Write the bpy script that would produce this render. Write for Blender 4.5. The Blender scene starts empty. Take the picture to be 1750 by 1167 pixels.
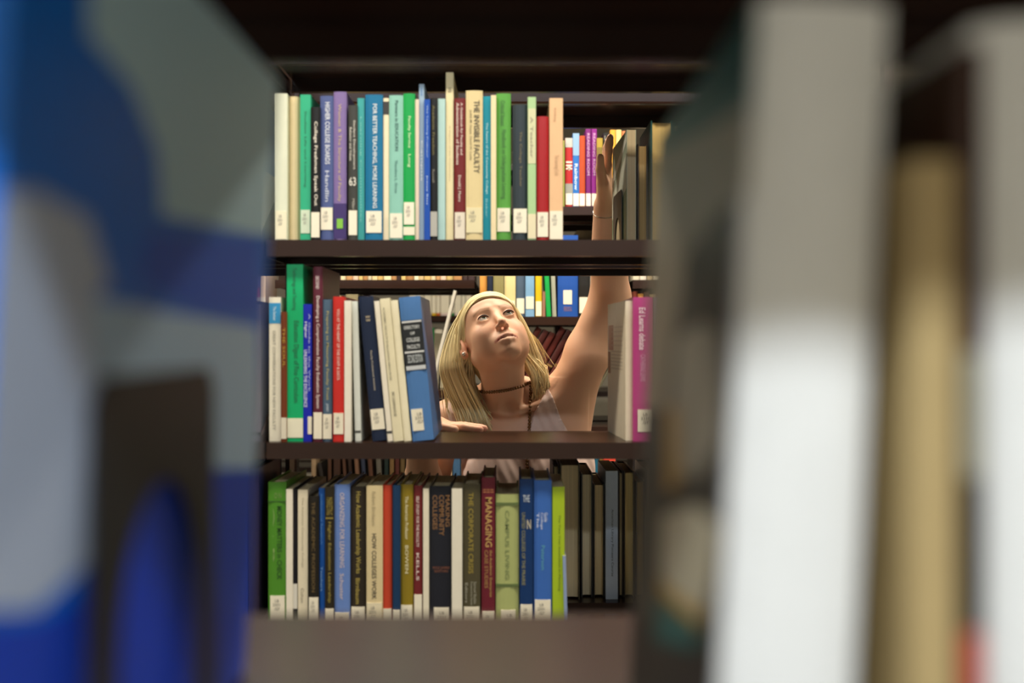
import bpy, bmesh, math, random
import numpy as np
from mathutils import Vector, Matrix

random.seed(7)
R = math.radians
SC = bpy.context.scene
COL = SC.collection

# ------------------------------------------------------------------ camera, world, lights, exposure
F = 1701.0                                    # 35 mm lens on a 36 mm wide frame, in pixels of 1750
CZ = 1.5
cam_d = bpy.data.cameras.new('camera'); cam = bpy.data.objects.new('camera', cam_d); COL.objects.link(cam)
cam.location = (0, 0, CZ); cam.rotation_euler = (R(90), 0, 0)
cam_d.lens = 35; cam_d.sensor_width = 36; cam_d.clip_start = .01
cam_d.dof.use_dof = True; cam_d.dof.focus_distance = 2.28; cam_d.dof.aperture_fstop = 2.7
SC.camera = cam
wd = bpy.data.worlds.new('world'); SC.world = wd; wd.use_nodes = True
wd.node_tree.nodes['Background'].inputs[0].default_value = (.9, .92, 1, 1)
wd.node_tree.nodes['Background'].inputs[1].default_value = 0.0
vs = SC.view_settings
vs.view_transform = 'Standard'; vs.look = 'None'; vs.gamma = 1; vs.use_curve_mapping = False
vs.exposure = 0.35
# the strip lights on the library ceiling, above the frame, built with their fixtures below: (y, power, colour, name)
AISLES = [(-1.10, 76, (.86, .93, 1.0), 'ceiling_strip_near_aisle_offscreen'),
          (1.10, 52, (1.0, .90, .74), 'ceiling_strip_middle_aisle_offscreen'),
          (2.60, 74, (1.0, .90, .74), 'ceiling_strip_rear_aisle_offscreen')]

# ------------------------------------------------------------------ helpers
def W(px, py, Y):
    return Vector(((px - 875) / F * Y, Y, CZ + (583.5 - py) / F * Y))

def srgb(h):
    c = [int(h[i:i + 2], 16) / 255 for i in (0, 2, 4)]
    return tuple(((v + .055) / 1.055) ** 2.4 if v > .04045 else v / 12.92 for v in c)

MATS = {}
def mat(key, col=None, rough=.5, metal=0.0, spec=.5, noise=0.0, nscale=40, coat=0.0, bump=0.0, stretch=None, sss=0.0, emit=None):
    if key in MATS: return MATS[key]
    m = bpy.data.materials.new(key); m.use_nodes = True; MATS[key] = m
    nt = m.node_tree; b = nt.nodes['Principled BSDF']
    c = srgb(col) if isinstance(col, str) else col
    b.inputs['Base Color'].default_value = (*c, 1)
    b.inputs['Roughness'].default_value = rough; b.inputs['Metallic'].default_value = metal
    b.inputs['Specular IOR Level'].default_value = spec; b.inputs['Coat Weight'].default_value = coat
    if sss:
        b.inputs['Subsurface Weight'].default_value = sss
        b.inputs['Subsurface Radius'].default_value = (.012, .005, .003); b.inputs['Subsurface Scale'].default_value = 1
    if emit:
        b.inputs['Emission Color'].default_value = (*emit[0], 1); b.inputs['Emission Strength'].default_value = emit[1]
    if noise or bump:
        tc = nt.nodes.new('ShaderNodeTexCoord'); mp = nt.nodes.new('ShaderNodeMapping'); nz = nt.nodes.new('ShaderNodeTexNoise')
        nt.links.new(tc.outputs['Object'], mp.inputs[0]); nt.links.new(mp.outputs[0], nz.inputs['Vector'])
        if stretch: mp.inputs['Scale'].default_value = stretch
        nz.inputs['Scale'].default_value = nscale; nz.inputs['Detail'].default_value = 4
        if noise:
            mx = nt.nodes.new('ShaderNodeMix'); mx.data_type = 'RGBA'
            mx.inputs[6].default_value = (*[v * (1 - noise) for v in c], 1)
            mx.inputs[7].default_value = (*[min(1, v * (1 + noise)) for v in c], 1)
            nt.links.new(nz.outputs['Fac'], mx.inputs[0]); nt.links.new(mx.outputs[2], b.inputs['Base Color'])
        if bump:
            bp = nt.nodes.new('ShaderNodeBump'); bp.inputs['Strength'].default_value = bump; bp.inputs['Distance'].default_value = .001
            nt.links.new(nz.outputs['Fac'], bp.inputs['Height']); nt.links.new(bp.outputs[0], b.inputs['Normal'])
    return m

def cover_mat(h, rough=.42):
    return mat('cover_%s_%d' % (h, int(rough * 100)), h, rough, noise=.07, nscale=60, bump=.06, spec=.3)
def print_mat(h): return mat('print_' + h, h, .45)
def page_mat(h='D9C79C'): return mat('pages_' + h, h, .8, noise=.28, nscale=1, stretch=(1500, 3, 6))
STEEL = mat('shelf_paint', '2C1A13', .26, spec=.3, noise=.12, nscale=25, bump=.1)
STEEL2 = STEEL
BLACK = mat('bookend_paint', '1E1E1E', .42, noise=.1, nscale=50)

def obj(name, me, m=None, parent=None, loc=None, smooth=False):
    o = bpy.data.objects.new(name, me); COL.objects.link(o)
    if m is not None and not me.materials: me.materials.append(m)
    if parent is not None: o.parent = parent
    if loc is not None: o.location = loc
    if smooth:
        for p in me.polygons: p.use_smooth = True
    return o
def mesh(name, v, f):
    me = bpy.data.meshes.new(name); me.from_pydata([tuple(p) for p in v], [], [tuple(q) for q in f]); me.update(); return me
def thing(name, label, cat, loc=(0, 0, 0), rot=(0, 0, 0), group=None):
    o = bpy.data.objects.new(name, None); COL.objects.link(o); o.empty_display_size = .05
    o.location = loc; o.rotation_euler = rot; o['label'] = label; o['category'] = cat
    if group: o['group'] = group
    return o
def boxes(name, L, bevel=0):
    v, f = [], []
    for (x0, x1, y0, y1, z0, z1) in L:
        n = len(v)
        v += [(x, y, z) for z in (z0, z1) for y in (y0, y1) for x in (x0, x1)]
        f += [[n + i for i in q] for q in ((0, 2, 3, 1), (4, 5, 7, 6), (0, 1, 5, 4), (2, 6, 7, 3), (0, 4, 6, 2), (1, 3, 7, 5))]
    me = mesh(name, v, f)
    if bevel:
        bm = bmesh.new(); bm.from_mesh(me)
        bmesh.ops.bevel(bm, geom=bm.edges[:], offset=bevel, segments=2, affect='EDGES', profile=.6)
        bm.to_mesh(me); bm.free()
    return me
def prism(name, pts, z0, z1):          # polygon in xy pulled up
    n = len(pts)
    v = [(x, y, z0) for x, y in pts] + [(x, y, z1) for x, y in pts]
    f = [list(range(n))[::-1], list(range(n, 2 * n))] + [[i, (i + 1) % n, n + (i + 1) % n, n + i] for i in range(n)]
    me = mesh(name, v, f)
    bm = bmesh.new(); bm.from_mesh(me); bmesh.ops.recalc_face_normals(bm, faces=bm.faces[:]); bm.to_mesh(me); bm.free()
    return me
def tube(name, pts, rad, n=8, closed=False):
    pts = [Vector(p) for p in pts]; v, f = [], []; N = len(pts)
    for i, p in enumerate(pts):
        a = pts[(i - 1) % N] if closed or i else p
        b = pts[(i + 1) % N] if closed or i < N - 1 else p
        t = (b - a).normalized(); s = t.orthogonal().normalized() if abs(t.z) > .95 else t.cross(Vector((0, 0, 1))).normalized()
        u = s.cross(t); r = rad[i] if isinstance(rad, (list, tuple)) else rad
        v += [p + s * math.cos(2 * math.pi * k / n) * r + u * math.sin(2 * math.pi * k / n) * r for k in range(n)]
    for i in range(N if closed else N - 1):
        j = (i + 1) % N
        f += [[i * n + k, i * n + (k + 1) % n, j * n + (k + 1) % n, j * n + k] for k in range(n)]
    if not closed: f += [list(range(n))[::-1], [(N - 1) * n + k for k in range(n)]]
    return mesh(name, v, f)

# ------------------------------------------------------------------ lettering
FC = {}
def letters(text):
    if text in FC: return FC[text]
    cu = bpy.data.curves.new('lettering', 'FONT'); cu.body = text; cu.resolution_u = 2; cu.align_x = 'CENTER'; cu.offset = .012
    o = bpy.data.objects.new('lettering', cu); COL.objects.link(o)
    dg = bpy.context.evaluated_depsgraph_get()
    me = o.evaluated_get(dg).to_mesh()
    v = np.array([p.co[:] for p in me.vertices]) if len(me.vertices) else np.zeros((3, 3))
    f = [list(p.vertices) for p in me.polygons]
    o.evaluated_get(dg).to_mesh_clear(); bpy.data.objects.remove(o); bpy.data.curves.remove(cu)
    FC[text] = (v, f); return FC[text]
def lettering(name, text, x0, x1, z0, z1, y, m, parent, horizontal=False):
    """text on the plane y = const, facing -y, filling x0..x1, z0..z1; reads downwards unless horizontal"""
    v, f = letters(text); lo, hi = v.min(0), v.max(0); s = (v - lo) / np.maximum(hi - lo, 1e-6)
    if horizontal: P = [(x0 + a * (x1 - x0), y, z0 + b * (z1 - z0)) for a, b, _ in s]
    else: P = [(x0 + b * (x1 - x0), y, z1 - a * (z1 - z0)) for a, b, _ in s]
    return obj(name, mesh(name, P, f), m, parent)

# ------------------------------------------------------------------ books
def book(name, label, group, w, h, d, loc, col, rot=(0, 0, 0), hard=True, pages='D9C79C', bands=(), texts=(), tag=None,
         rough=.42, tagcol='E9E1CB', tagmarks=True, bow=None, simple=False):
    """spine in the plane y = 0 facing -y, pages behind it, bottom at z = 0, x centred"""
    t = thing(name, label, 'book', loc, rot, group)
    th = (.0026 if hard else .0008); bl = (.0022 if hard else .0006) if bow is None else bow
    th = min(th, w * .25)
    a = w / 2; n = 1 if simple else 4
    arc = [(-a + 2 * a * i / (n + 1), bl - bl * 1.0 * math.sin(math.pi * i / (n + 1)) ** .6) for i in range(0, n + 2)]
    inn = [(x * (a - th) / a, y + th) for x, y in arc]
    prof = [(-a, d)] + arc + [(a, d), (a - th, d)] + inn[::-1] + [(-a + th, d)]
    obj('cover', prism('cover', prof, 0, h), cover_mat(col, rough), t)
    ins = .0035 if hard else .0004
    yb = d - ins; dish = .004 if hard and w > .012 else 0
    pp = [(-a + th, bl + th), (a - th, bl + th), (a - th, yb), (a * .45, yb - dish), (-a * .45, yb - dish), (-a + th, yb)]
    obj('page_block', prism('page_block', pp, ins, h - ins), page_mat(pages), t)
    for (z0, z1, c) in bands:
        obj('printed_band', boxes('printed_band', [(-a + .0003, a - .0003, -.0003, bl, z0, z1)]), print_mat(c), t)
    if tag:
        z0, z1 = tag[0], tag[1]; xa, xb = (tag[2], tag[3]) if len(tag) > 2 else (-.88, .88)
        g = obj('call_number_label', boxes('call_number_label', [(a * xa, a * xb, -.0007, .0003 + bl, z0, z1)]), mat('label_' + tagcol, tagcol, .6, noise=.04, nscale=30), t)
        if tagmarks and w > .016 and z1 - z0 > .03:
            lettering('call_number', 'LB\n2331\n.G7', a * xa + .15 * w, a * xa + .55 * w, z1 - .024, z1 - .006, -.0010, print_mat('8A857A'), g, True)
    for tx in texts:
        s, z0, z1, fa, fb, c = tx[:6]
        lettering('title_lettering', s, -a + w * fa, -a + w * fb, z0, z1, -.0006, print_mat(c), t, len(tx) > 6)
    return t

def shelf_book(deck, Y, x0, x1, yt, col, label, group, lean=0, yaw=0, d=.165, tag=None, texts=(), bands=(), back=0, name='book', **k):
    """a book on a deck, given by where its spine shows; all text heights are given in the same picture rows"""
    Ys = Y + back
    zz = lambda py: CZ + (583.5 - py) / F * Ys - deck
    xa, xb = (x0 - 875) / F * Ys, (x1 - 875) / F * Ys
    w = (xb - xa) * (.985 if not lean else .965); h = zz(yt) / math.cos(R(lean))
    tg = None if tag is None else (max(.002, zz(tag[1])), zz(tag[0])) + tuple(tag[2:])
    tt = [(s, zz(b), zz(a), fa, fb, c, *r) for (s, a, b, fa, fb, c, *r) in texts]
    bb = [(max(.0005, zz(b)), min(h, zz(a)), c) for a, b, c in bands]
    return book(name, label, group, w, h, d, ((xa + xb) / 2, Ys, deck + abs(math.sin(R(lean))) * w / 2 + .0003), col,
                (0, R(lean), R(yaw)), tag=tg, texts=tt, bands=bb, **k)

# ------------------------------------------------------------------ the room
def structure(name, me, m):
    o = obj(name, me, m); o['kind'] = 'structure'; return o
CARPET = mat('carpet', '8A8070', .95, noise=.3, nscale=300, bump=.4)
PLASTER = mat('plaster', 'D8D2C4', .9, noise=.03, nscale=8)
structure('floor', boxes('floor', [(-4, 4, -2.2, 7.6, -.05, 0)]), CARPET)
structure('ceiling', boxes('ceiling', [(-4, 4, -2.2, 7.6, 2.95, 3.0)]), mat('ceiling_tile', 'DAD6CC', .95, noise=.05, nscale=60))
structure('wall_back', boxes('wall_back', [(-4, 4, 7.6, 7.7, 0, 3.0)]), PLASTER)
structure('wall_front', boxes('wall_front', [(-4, 4, -2.3, -2.2, 0, 3.0)]), PLASTER)
structure('wall_left', boxes('wall_left', [(-4.1, -4, -2.3, 7.7, 0, 3.0)]), PLASTER)
structure('wall_right', boxes('wall_right', [(4, 4.1, -2.3, 7.7, 0, 3.0)]), PLASTER)
WHERE = ['behind the near stack', 'between the near and the middle stack', 'above the woman']
ln = 3.7
for (yy, pw, c, nm_), wh in zip(AISLES, WHERE):
    t = thing('ceiling_light', 'long strip light on the ceiling %s' % wh, 'light', (0, yy, 2.95), group='aisle strip lights')
    obj('housing', boxes('housing', [(-ln / 2 - .05, ln / 2 + .05, -.09, .09, -.05, 0), (-ln / 2 - .05, ln / 2 + .05, -.09, -.08, -.075, -.05), (-ln / 2 - .05, ln / 2 + .05, .08, .09, -.075, -.05)]), mat('fixture', 'D8D8D4', .5), t)
    obj('diffuser', boxes('diffuser', [(-ln / 2 - .03, ln / 2 + .03, -.078, .078, -.062, -.051)]), mat('diffuser', 'F4F2EC', .5), t)
    ld = bpy.data.lights.new(nm_, 'AREA'); ld.shape = 'RECTANGLE'; ld.size = ln; ld.size_y = .15; ld.energy = pw; ld.color = c
    lo = bpy.data.objects.new(nm_, ld); COL.objects.link(lo); lo.parent = t; lo.location = (0, 0, -.078)

# ------------------------------------------------------------------ steel book stacks
def shelf_mesh(x0, x1, y0, y1, z, fl=.027, lip=True):
    L = [(x0, x1, y0, y1, z - .002, z), (x0, x1, y0, y0 + .0025, z - fl, z - .002), (x0, x1, y1 - .0025, y1, z - fl, z - .002),
         (x0, x1, y0 + .0025, y0 + .012, z - fl, z - fl + .0015), (x0, x1, y1 - .012, y1 - .0025, z - fl, z - fl + .0015)]
    return boxes('shelf', L)
def stack(label, x0, x1, yf, depth, fronts, rears, gapf=.19, gapr=.225, post=(), top=2.5, hw=.016):
    t = thing('library_stack', label, 'bookcase', ((x0 + x1) / 2, yf + depth / 2, 0)); ox, oy = (x0 + x1) / 2, yf + depth / 2
    for z in fronts:
        s = obj('shelf', shelf_mesh(x0 - ox, x1 - ox, yf - oy, yf + gapf - oy, z), STEEL, t)
        obj('rear_rail', boxes('rear_rail', [(x0 - ox, x1 - ox, yf + gapf + .004 - oy, yf + gapf + .010 - oy, z - .02, z - .0015), (x0 - ox, x1 - ox, yf + gapf - oy, yf + gapf + .004 - oy, z - .02, z - .016)]), STEEL, s)
    for z in rears:
        obj('shelf', shelf_mesh(x0 - ox, x1 - ox, yf + depth - gapr - oy, yf + depth - oy, z), STEEL, t)
    m = yf + gapf + .022 - oy
    for px in post:
        obj('upright', boxes('upright', [(px - hw - ox, px + hw - ox, m - .02, m + .02, 0, top)]), STEEL2, t)
        for z in fronts:
            obj('bracket', prism_x('bracket', [(yf + .004 - oy, z - .026), (m - .02, z - .026), (m - .02, z + .13), (m - .05, z + .13), (yf + .004 - oy, z + .012)], px - .0015 - ox, px + .0015 - ox), STEEL2, t)
    obj('base', boxes('base', [(x0 - ox, x1 - ox, yf - oy, yf + depth - oy, 0, .09)]), STEEL2, t)
    return t
def prism_x(name, pts, x0, x1):
    me = prism(name, pts, 0, 1)
    for v in me.vertices:
        y, z, k = v.co; v.co = (x0 + (x1 - x0) * k, y, z)
    me.update(); return me

D1, D2, D3, D0 = 1.667, 1.334, 1.000, 1.982            # middle stack decks
YB = 1.635
XL = (462 - 875) / F * 1.66                            # where two bays of the middle stack meet
stack('dark brown double-sided steel library stack between the camera and the woman', XL, XL + .915, YB, .495,
      [D0, D1, D2, D3, .667, .333], [D0, D1, D2 - .0254, D3, .667, .333], post=(XL + .915,), top=2.03)
stack('dark brown steel stack bay left of the middle bay, holding the blue folder', XL - .915, XL - .004, YB, .495,
      [D0, D1, D2, D3, .667, .333], [D0, D1, D2, D3, .667, .333], post=(XL - .009,), top=2.03, hw=.004)
DA, DA2 = 1.333, 1.695
stack('nearest dark steel stack whose shelf frames the view', -.46, .455, .11, .50, [DA, DA2 + .0, .98, .62, .26, 2.06], [DA, DA2, .98, .62, .26, 2.06], gapf=.247, gapr=.247, post=(-.46, .455))
YC = 3.2
CR = [1.934, 1.58, 1.226, .87, .52]
CL = [2.05, 1.698, 1.344, .99, .64, .3]
XC0 = (813 - 875) / F * YC; XC1 = (470 - 875) / F * YC
stack('dark steel stack behind the woman with leaning maroon volumes', XC0, XC0 + .500, YC, .49, CR, CR, post=())
stack('dark steel stack bay behind the magenta and lilac hardbacks', XC0 + .505, XC0 + 1.42, YC, .49, CL, CL, post=(XC0 + 1.40,))
stack('half-empty dark steel stack bay behind the tall green book', XC1, XC0 - .004, YC, .49, CL, CL, post=(XC1 + .012,))
stack('dark steel stack bay at the far left, seen past the foreground blue book', XC1 - .92, XC1 - .004, YC, .49, CR, CR, post=(XC1 - .915,))
YD = 4.6
stack('farthest dark steel stack holding books with green covers', -1.6, 1.2, YD, .49, [2.32, 1.97, 1.62, 1.27, .92, .57], [2.32, 1.97, 1.62, 1.27, .92, .57], post=(-1.58, -.7, .22, 1.18))

# ------------------------------------------------------------------ middle stack, upper shelf, spines to the camera
G1 = 'books on the upper shelf of the middle stack'; on1 = 'on the upper shelf'
w_ = 'EDE6D6'
def r1(x0, x1, yt, col, label, **k):
    k.setdefault('back', random.uniform(.012, .022))
    return shelf_book(D1, YB, x0, x1, yt, col, label, G1, **k)
r1(470, 491, 160, 'D3D6C0', 'pale grey-green paperback first on the upper shelf beside the stack upright', tag=(361, 409), hard=False, tagcol='E6DFC2')
r1(492, 512, 165, 'D9C69A', 'cream hardback with rounded worn spine beside the grey-green paperback', bow=.007, back=.025, d=.155)
r1(513, 531, 162, '2DA67C', 'teal-green paperback with dark lettering beside black College Freshmen book', tag=(359, 399), tagcol='C9D6BD', hard=False,
   texts=[('Student Life and Learning', 190, 320, .35, .62, '1A7A56')])
r1(531, 547, 183, '0E0E0E', 'black slim book lettered College Freshmen Speak Out', tag=(363, 406), texts=[('College Freshmen Speak Out', 208, 352, .3, .75, 'E2DACA')])
r1(547, 570, 164, '4A5788', 'blue-grey book with white capitals beside the tall purple book', tag=(355, 393),
   texts=[('HIGHER COLLEGE BOARDS', 175, 281, .38, .74, 'D8DCE6'), ('Handlin', 292, 345, .38, .68, 'C0C6D8')])
r1(570, 592, 157, '7C689C', 'tall purple book with dark violet foot and small green tag', bands=[(348, 408, '341F62')],
   texts=[('Women & The Structure of Faculty', 178, 345, .3, .62, 'B8A486')])
t = r1(595, 611, 180, '3A3A36', 'charcoal book with two lines of small white lettering', tag=(360, 402),
   texts=[('Student Development', 206, 290, .5, .8, 'C8C4B8'), ('Behavior and Values', 218, 275, .15, .4, 'C8C4B8'), ('63', 303, 318, .1, .85, 'D8D4C8', 1), ('Miller', 340, 358, .45, .7, 'B0ACA0')])
r1(611, 623, 168, '3A9C9A', 'thin teal paperback between charcoal book and wide blue book', hard=False, texts=[('Learning Communities', 200, 380, .35, .6, '7CC4BE')])
r1(624, 654, 162, '0E6A94', 'wide petrol-blue book lettered Better Teaching, More Learning', tag=(361, 398),
   texts=[('FOR BETTER TEACHING, MORE LEARNING', 178, 356, .4, .68, 'DCE4E6')])
r1(655, 665, 168, 'E6D8B8', 'thin cream paperback with a short black bar at the head', hard=False, bands=[(174, 196, '2A2622')])
r1(665, 689, 163, '86BCAC', 'pale sea-green book lettered Partners in Education', tag=(365, 407),
   texts=[('Partners in EDUCATION', 172, 258, .42, .66, '24504C'), ('Theodore L. Gross', 274, 330, .4, .6, '3A6A64')])
r1(689, 709, 160, '129A48', 'bright green book with torn white label', tag=(346, 384),
   texts=[('Faculty Service', 199, 253, .38, .66, 'CDE8B8'), ('Long', 264, 286, .38, .66, 'CDE8B8')], bands=[(388, 402, 'E6DFC6')])
r1(709, 716, 170, 'DAC8B4', 'very thin pinkish paperback beside the torn-label green book', hard=False)
r1(716, 725, 144, '92AAC0', 'tall thin grey-blue booklet standing above its neighbours', hard=False, texts=[('Campus', 240, 310, .3, .7, 'DDE4E8'), ('AAHE', 150, 164, .3, .7, '4A78B0')])
r1(725, 735, 170, '1248A4', 'thin royal blue paperback with white lettering', hard=False, texts=[('The Teaching Professor', 180, 270, .35, .65, '9FB8E0'), ('Jossey Bass', 300, 350, .35, .65, 'B8CCEA')])
r1(735, 748, 168, '101010', 'black book with faint gold lettering and grey label', tag=(362, 404), tagcol='A8A69E', tagmarks=False, texts=[('Academic Freedom', 180, 265, .3, .62, '6A6230'), ('Russell', 290, 312, .3, .6, '787468')])
r1(748, 761, 169, 'A6C6C2', 'pale blue-green plain paperback beside the tallest cream booklet', hard=False)
r1(762, 775, 124, 'DCCFA4', 'tallest cream booklet on the upper shelf', hard=False, texts=[('A Report of the Commission', 215, 310, .4, .6, 'B4A884'), ('25', 150, 158, .3, .7, '6A6048', 1)])
r1(776, 796, 168, '6A1C1C', 'maroon book with two white title lines and pale label', tag=(363, 408), tagcol='D8CEBC',
   texts=[('A Guidebook for Faculty and', 176, 265, .5, .75, 'D8C8BC'), ('Administration of Students', 176, 282, .18, .42, 'D8C8BC'), ('Donald J. Munro', 300, 345, .3, .6, 'D8C8BC')])
r1(796, 825, 155, 'D2C090', 'wide cream book lettered The Invisible Faculty', tag=(355, 398, -.95, .95), tagcol='DACFA6',
   texts=[('THE INVISIBLE FACULTY', 172, 296, .48, .82, '4A4230'), ('Judith M. Gappa  David W. Leslie', 188, 274, .2, .36, '7A6E50')])
r1(825, 839, 165, '0E8AA0', 'turquoise paperback with small white title', hard=False, texts=[('The Future of the Community College', 210, 332, .35, .65, 'B8E0E4'), ('Baker', 340, 372, .35, .6, '7CC0CC')])
r1(839, 848, 163, 'E0CFA6', 'thin cream paperback between turquoise and leaf-green books', hard=False)
r1(848, 873, 160, '569A3E', 'leaf-green book with dark green lettering', tag=(356, 396), texts=[('Critical Issues', 172, 215, .3, .6, '3A6E2C'), ('Handbook on Undergraduate Learning', 222, 340, .3, .68, '3A6E2C')])
r1(876, 902, 179, '2C363C', 'dark slate hardback with rounded spine and gilt title', tag=(357, 398), bow=.005, texts=[('The College Teacher', 225, 320, .42, .62, '6E6448')])
r1(902, 916, 166, 'A4C490', 'pale green slim book with grey lettering and cream foot', hard=False, tag=(366, 408, -1, 1), tagcol='DCD2B0', tagmarks=False, bands=[(186, 280, 'C8C8A0')], texts=[('A Teacher', 200, 270, .3, .65, '948C78')])
r1(917, 938, 199, 'A02024', 'short red hardback with glossy spine beside the peach book', tag=(363, 405), bow=.004, rough=.3)
r1(939, 962, 168, 'DEB48A', 'peach paperback last in the upper row, beside the gap', tag=(361, 409, -.97, .97), hard=False, texts=[('Kohlberg', 185, 208, .3, .5, 'B08C68'), ('The Learning Cycle', 265, 300, .3, .7, 'C09C76')])
# green tag at the foot of the purple book stays with it as a part
pb = [o for o in bpy.data.objects if o.get('label', '').startswith('tall purple')][0]
obj('green_tag', boxes('green_tag', [(-.005, .005, -.0012, 0, .020, .036)]), print_mat('7CB83A'), pb)

# ------------------------------------------------------------------ middle stack, centre shelf
G2 = 'books on the centre shelf of the middle stack'
def r2(x0, x1, yt, col, label, **k):
    k.setdefault('back', random.uniform(.010, .020))
    return shelf_book(D2, YB, x0, x1, yt, col, label, G2, **k)
r2(460, 480, 508, 'E2DCC8', 'white slim book with light blue patch at the head', hard=False, bands=[(518, 553, '2A8CC0')],
   texts=[('GREAT CONVERSATIONS FOR NEW FACULTY', 565, 735, .3, .55, 'A09C90'), ('The Seminar', 524, 548, .35, .6, 'C8E4F0')])
r2(480, 490, 533, '6E3418', 'thin rust-brown book with gold lettering between white and green books', tag=(714, 750), tagmarks=False, tagcol='D8D0BC', texts=[('THE SOUL', 560, 628, .3, .75, 'B08A30')])
r2(490, 518, 452, '08A566', 'tall bright green paperback on the centre shelf', hard=False, tag=(715, 748, -1, 1), tagcol='E4E0C8', tagmarks=False, d=.215,
   texts=[('Technology and Teaching', 458, 530, .3, .6, '0A6A44'), ('Education Digest of Fine Curriculum', 548, 688, .35, .75, '0A7048')])
r2(518, 533, 520, '1222A8', 'royal blue book with white capitals beside the tall green paperback', hard=False, tag=(712, 742, .1, 1), tagmarks=False,
   texts=[('UNLEASHING THE EXCELLENCE', 598, 696, .1, .48, 'DADCEC'), ('Higher', 550, 578, .1, .48, 'DADCEC'), ('A Guide to the Work', 536, 670, .62, .85, 'A8B0E0')])
r2(535, 551, 456, '5A2030', 'tall maroon book lettered Developing a Comprehensive Faculty Evaluation System', tag=(705, 750),
   texts=[('Developing a Comprehensive Faculty Evaluation System', 506, 698, .28, .72, 'E2D4D0'), ('SECOND', 472, 494, .3, .65, 'D8C8C4')])
r2(551, 568, 512, '4A6076', 'slate-blue book with gold lettering beside the maroon Evaluation System book', tag=(708, 750),
   texts=[('Preparing to Measuring Faculty Trust', 532, 684, .34, .66, 'B4A870'), ('JOSSEY', 690, 704, .34, .62, 'C8D0D8')])
r2(569, 588, 507, 'C42C26', 'red book with white capitals down its spine', tag=(706, 742),
   texts=[('YOU AT THE HEART OF THE STAFF & DATA', 528, 650, .36, .62, 'E8C8BC')])
r2(588.5, 600, 514, 'E9E3D4', 'white paperback between red book and its grey-white neighbour', hard=False)
r2(607, 617.5, 515, 'D6DAD2', 'grey-white paperback with a small black dot at the foot', hard=False, bands=[(736, 740, '4A4A46')], back=.018, lean=-1.5)
r2(636, 662, 508, '18243E', 'leaning navy hardback with a small gilt mark', lean=-5.6, tag=(700, 735), texts=[('Faculty Professional Activities', 600, 668, .42, .58, 'B8B0A0'), ('W\nW', 540, 550, .35, .68, 'C8B898', 1)], d=.175)
r2(662.5, 672, 515, 'E8E0CE', 'leaning thin white paperback against the navy hardback', lean=-5.6, hard=False, bands=[(737, 741, '3A3A38')])
r2(672.5, 690, 511, 'E2D9B8', 'leaning cream paperback with grey capitals beside the thin white one', lean=-5.6, hard=False, texts=[('ACADEMIC FACULTY EVALUATION RESOURCES', 525, 650, .22, .42, '8A8674'), ('ERIC CLEARINGHOUSE', 670, 712, .3, .55, '6A6658')])
r2(690.5, 703.5, 514, 'E8E0C2', 'leaning plain ivory paperback against the thick blue reference book', lean=-5.6, hard=False)
r2(704.5, 742, 509, '4A76AE', 'thick leaning blue reference book with black title panel', lean=-5.6, tag=(700, 737, -.86, .2), d=.20, bow=.003, name='book',
   bands=[(548, 634, '15181C')], texts=[('DIRECTORY', 557, 563, .12, .86, 'D8DCDC', 1), ('OF', 568, 573, .38, .6, 'D8DCDC', 1), ('COLLEGE', 578, 585, .18, .8, 'D8DCDC', 1), ('FACULTY', 590, 597, .18, .8, 'D8DCDC', 1),
   ('SECOND EDITION', 607, 621, .15, .85, 'C0C6C8', 1), ('________', 549, 552, .04, .96, 'DADCDC', 1), ('________', 601, 604, .04, .96, 'DADCDC', 1), ('________', 626, 633, .04, .96, 'C8CCD0', 1)])
t = r2(1069, 1081, 514, 'DED2BA', 'white book turned to show its printed back cover', yaw=4, hard=False, d=.18, back=.03)
h_ = [o for o in t.children if o.name.startswith('cover')][0]
hw = .0117 / 2 + .0005
def side_print(parent, x, rects, nm='cover_print'):
    for (ya, yb, za, zb, c) in rects:
        obj(nm, boxes(nm, [(x - .0004, x + .0004, ya, yb, za, zb)]), print_mat(c), parent)
side_print(t, -.0058, [(.12, .17, .150, .195, 'B88878')] + [(.03, .14, .147 - i * .006, .149 - i * .006, 'BFB09A') for i in range(6)] + [(.15, .175, .108, .147, '8A5A48')] + [(.03, .14, .19 - i * .008, .192 - i * .008, 'CBBCA6') for i in range(5)])
r2(1082, 1115, 508, 'A83A78', 'magenta hardback with white lettering', tag=(700, 738, -.55, .95), texts=[('Ed Learns debate', 526, 598, .3, .62, 'ECD4DE'), ('CATHERINE LEWIS', 606, 652, .36, .62, 'D090B4')])
r2(1116, 1150, 508, '7E6C86', 'dusty lilac hardback lettered Faculty Tenure', tag=(720, 748, -.8, .3), texts=[('FACULTY TENURE', 524, 680, .34, .72, 'C4BAC4')])
r2(1151, 1180, 500, '5A4A38', 'brown hardback beyond the lilac Faculty Tenure book', tag=(715, 748))

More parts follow.
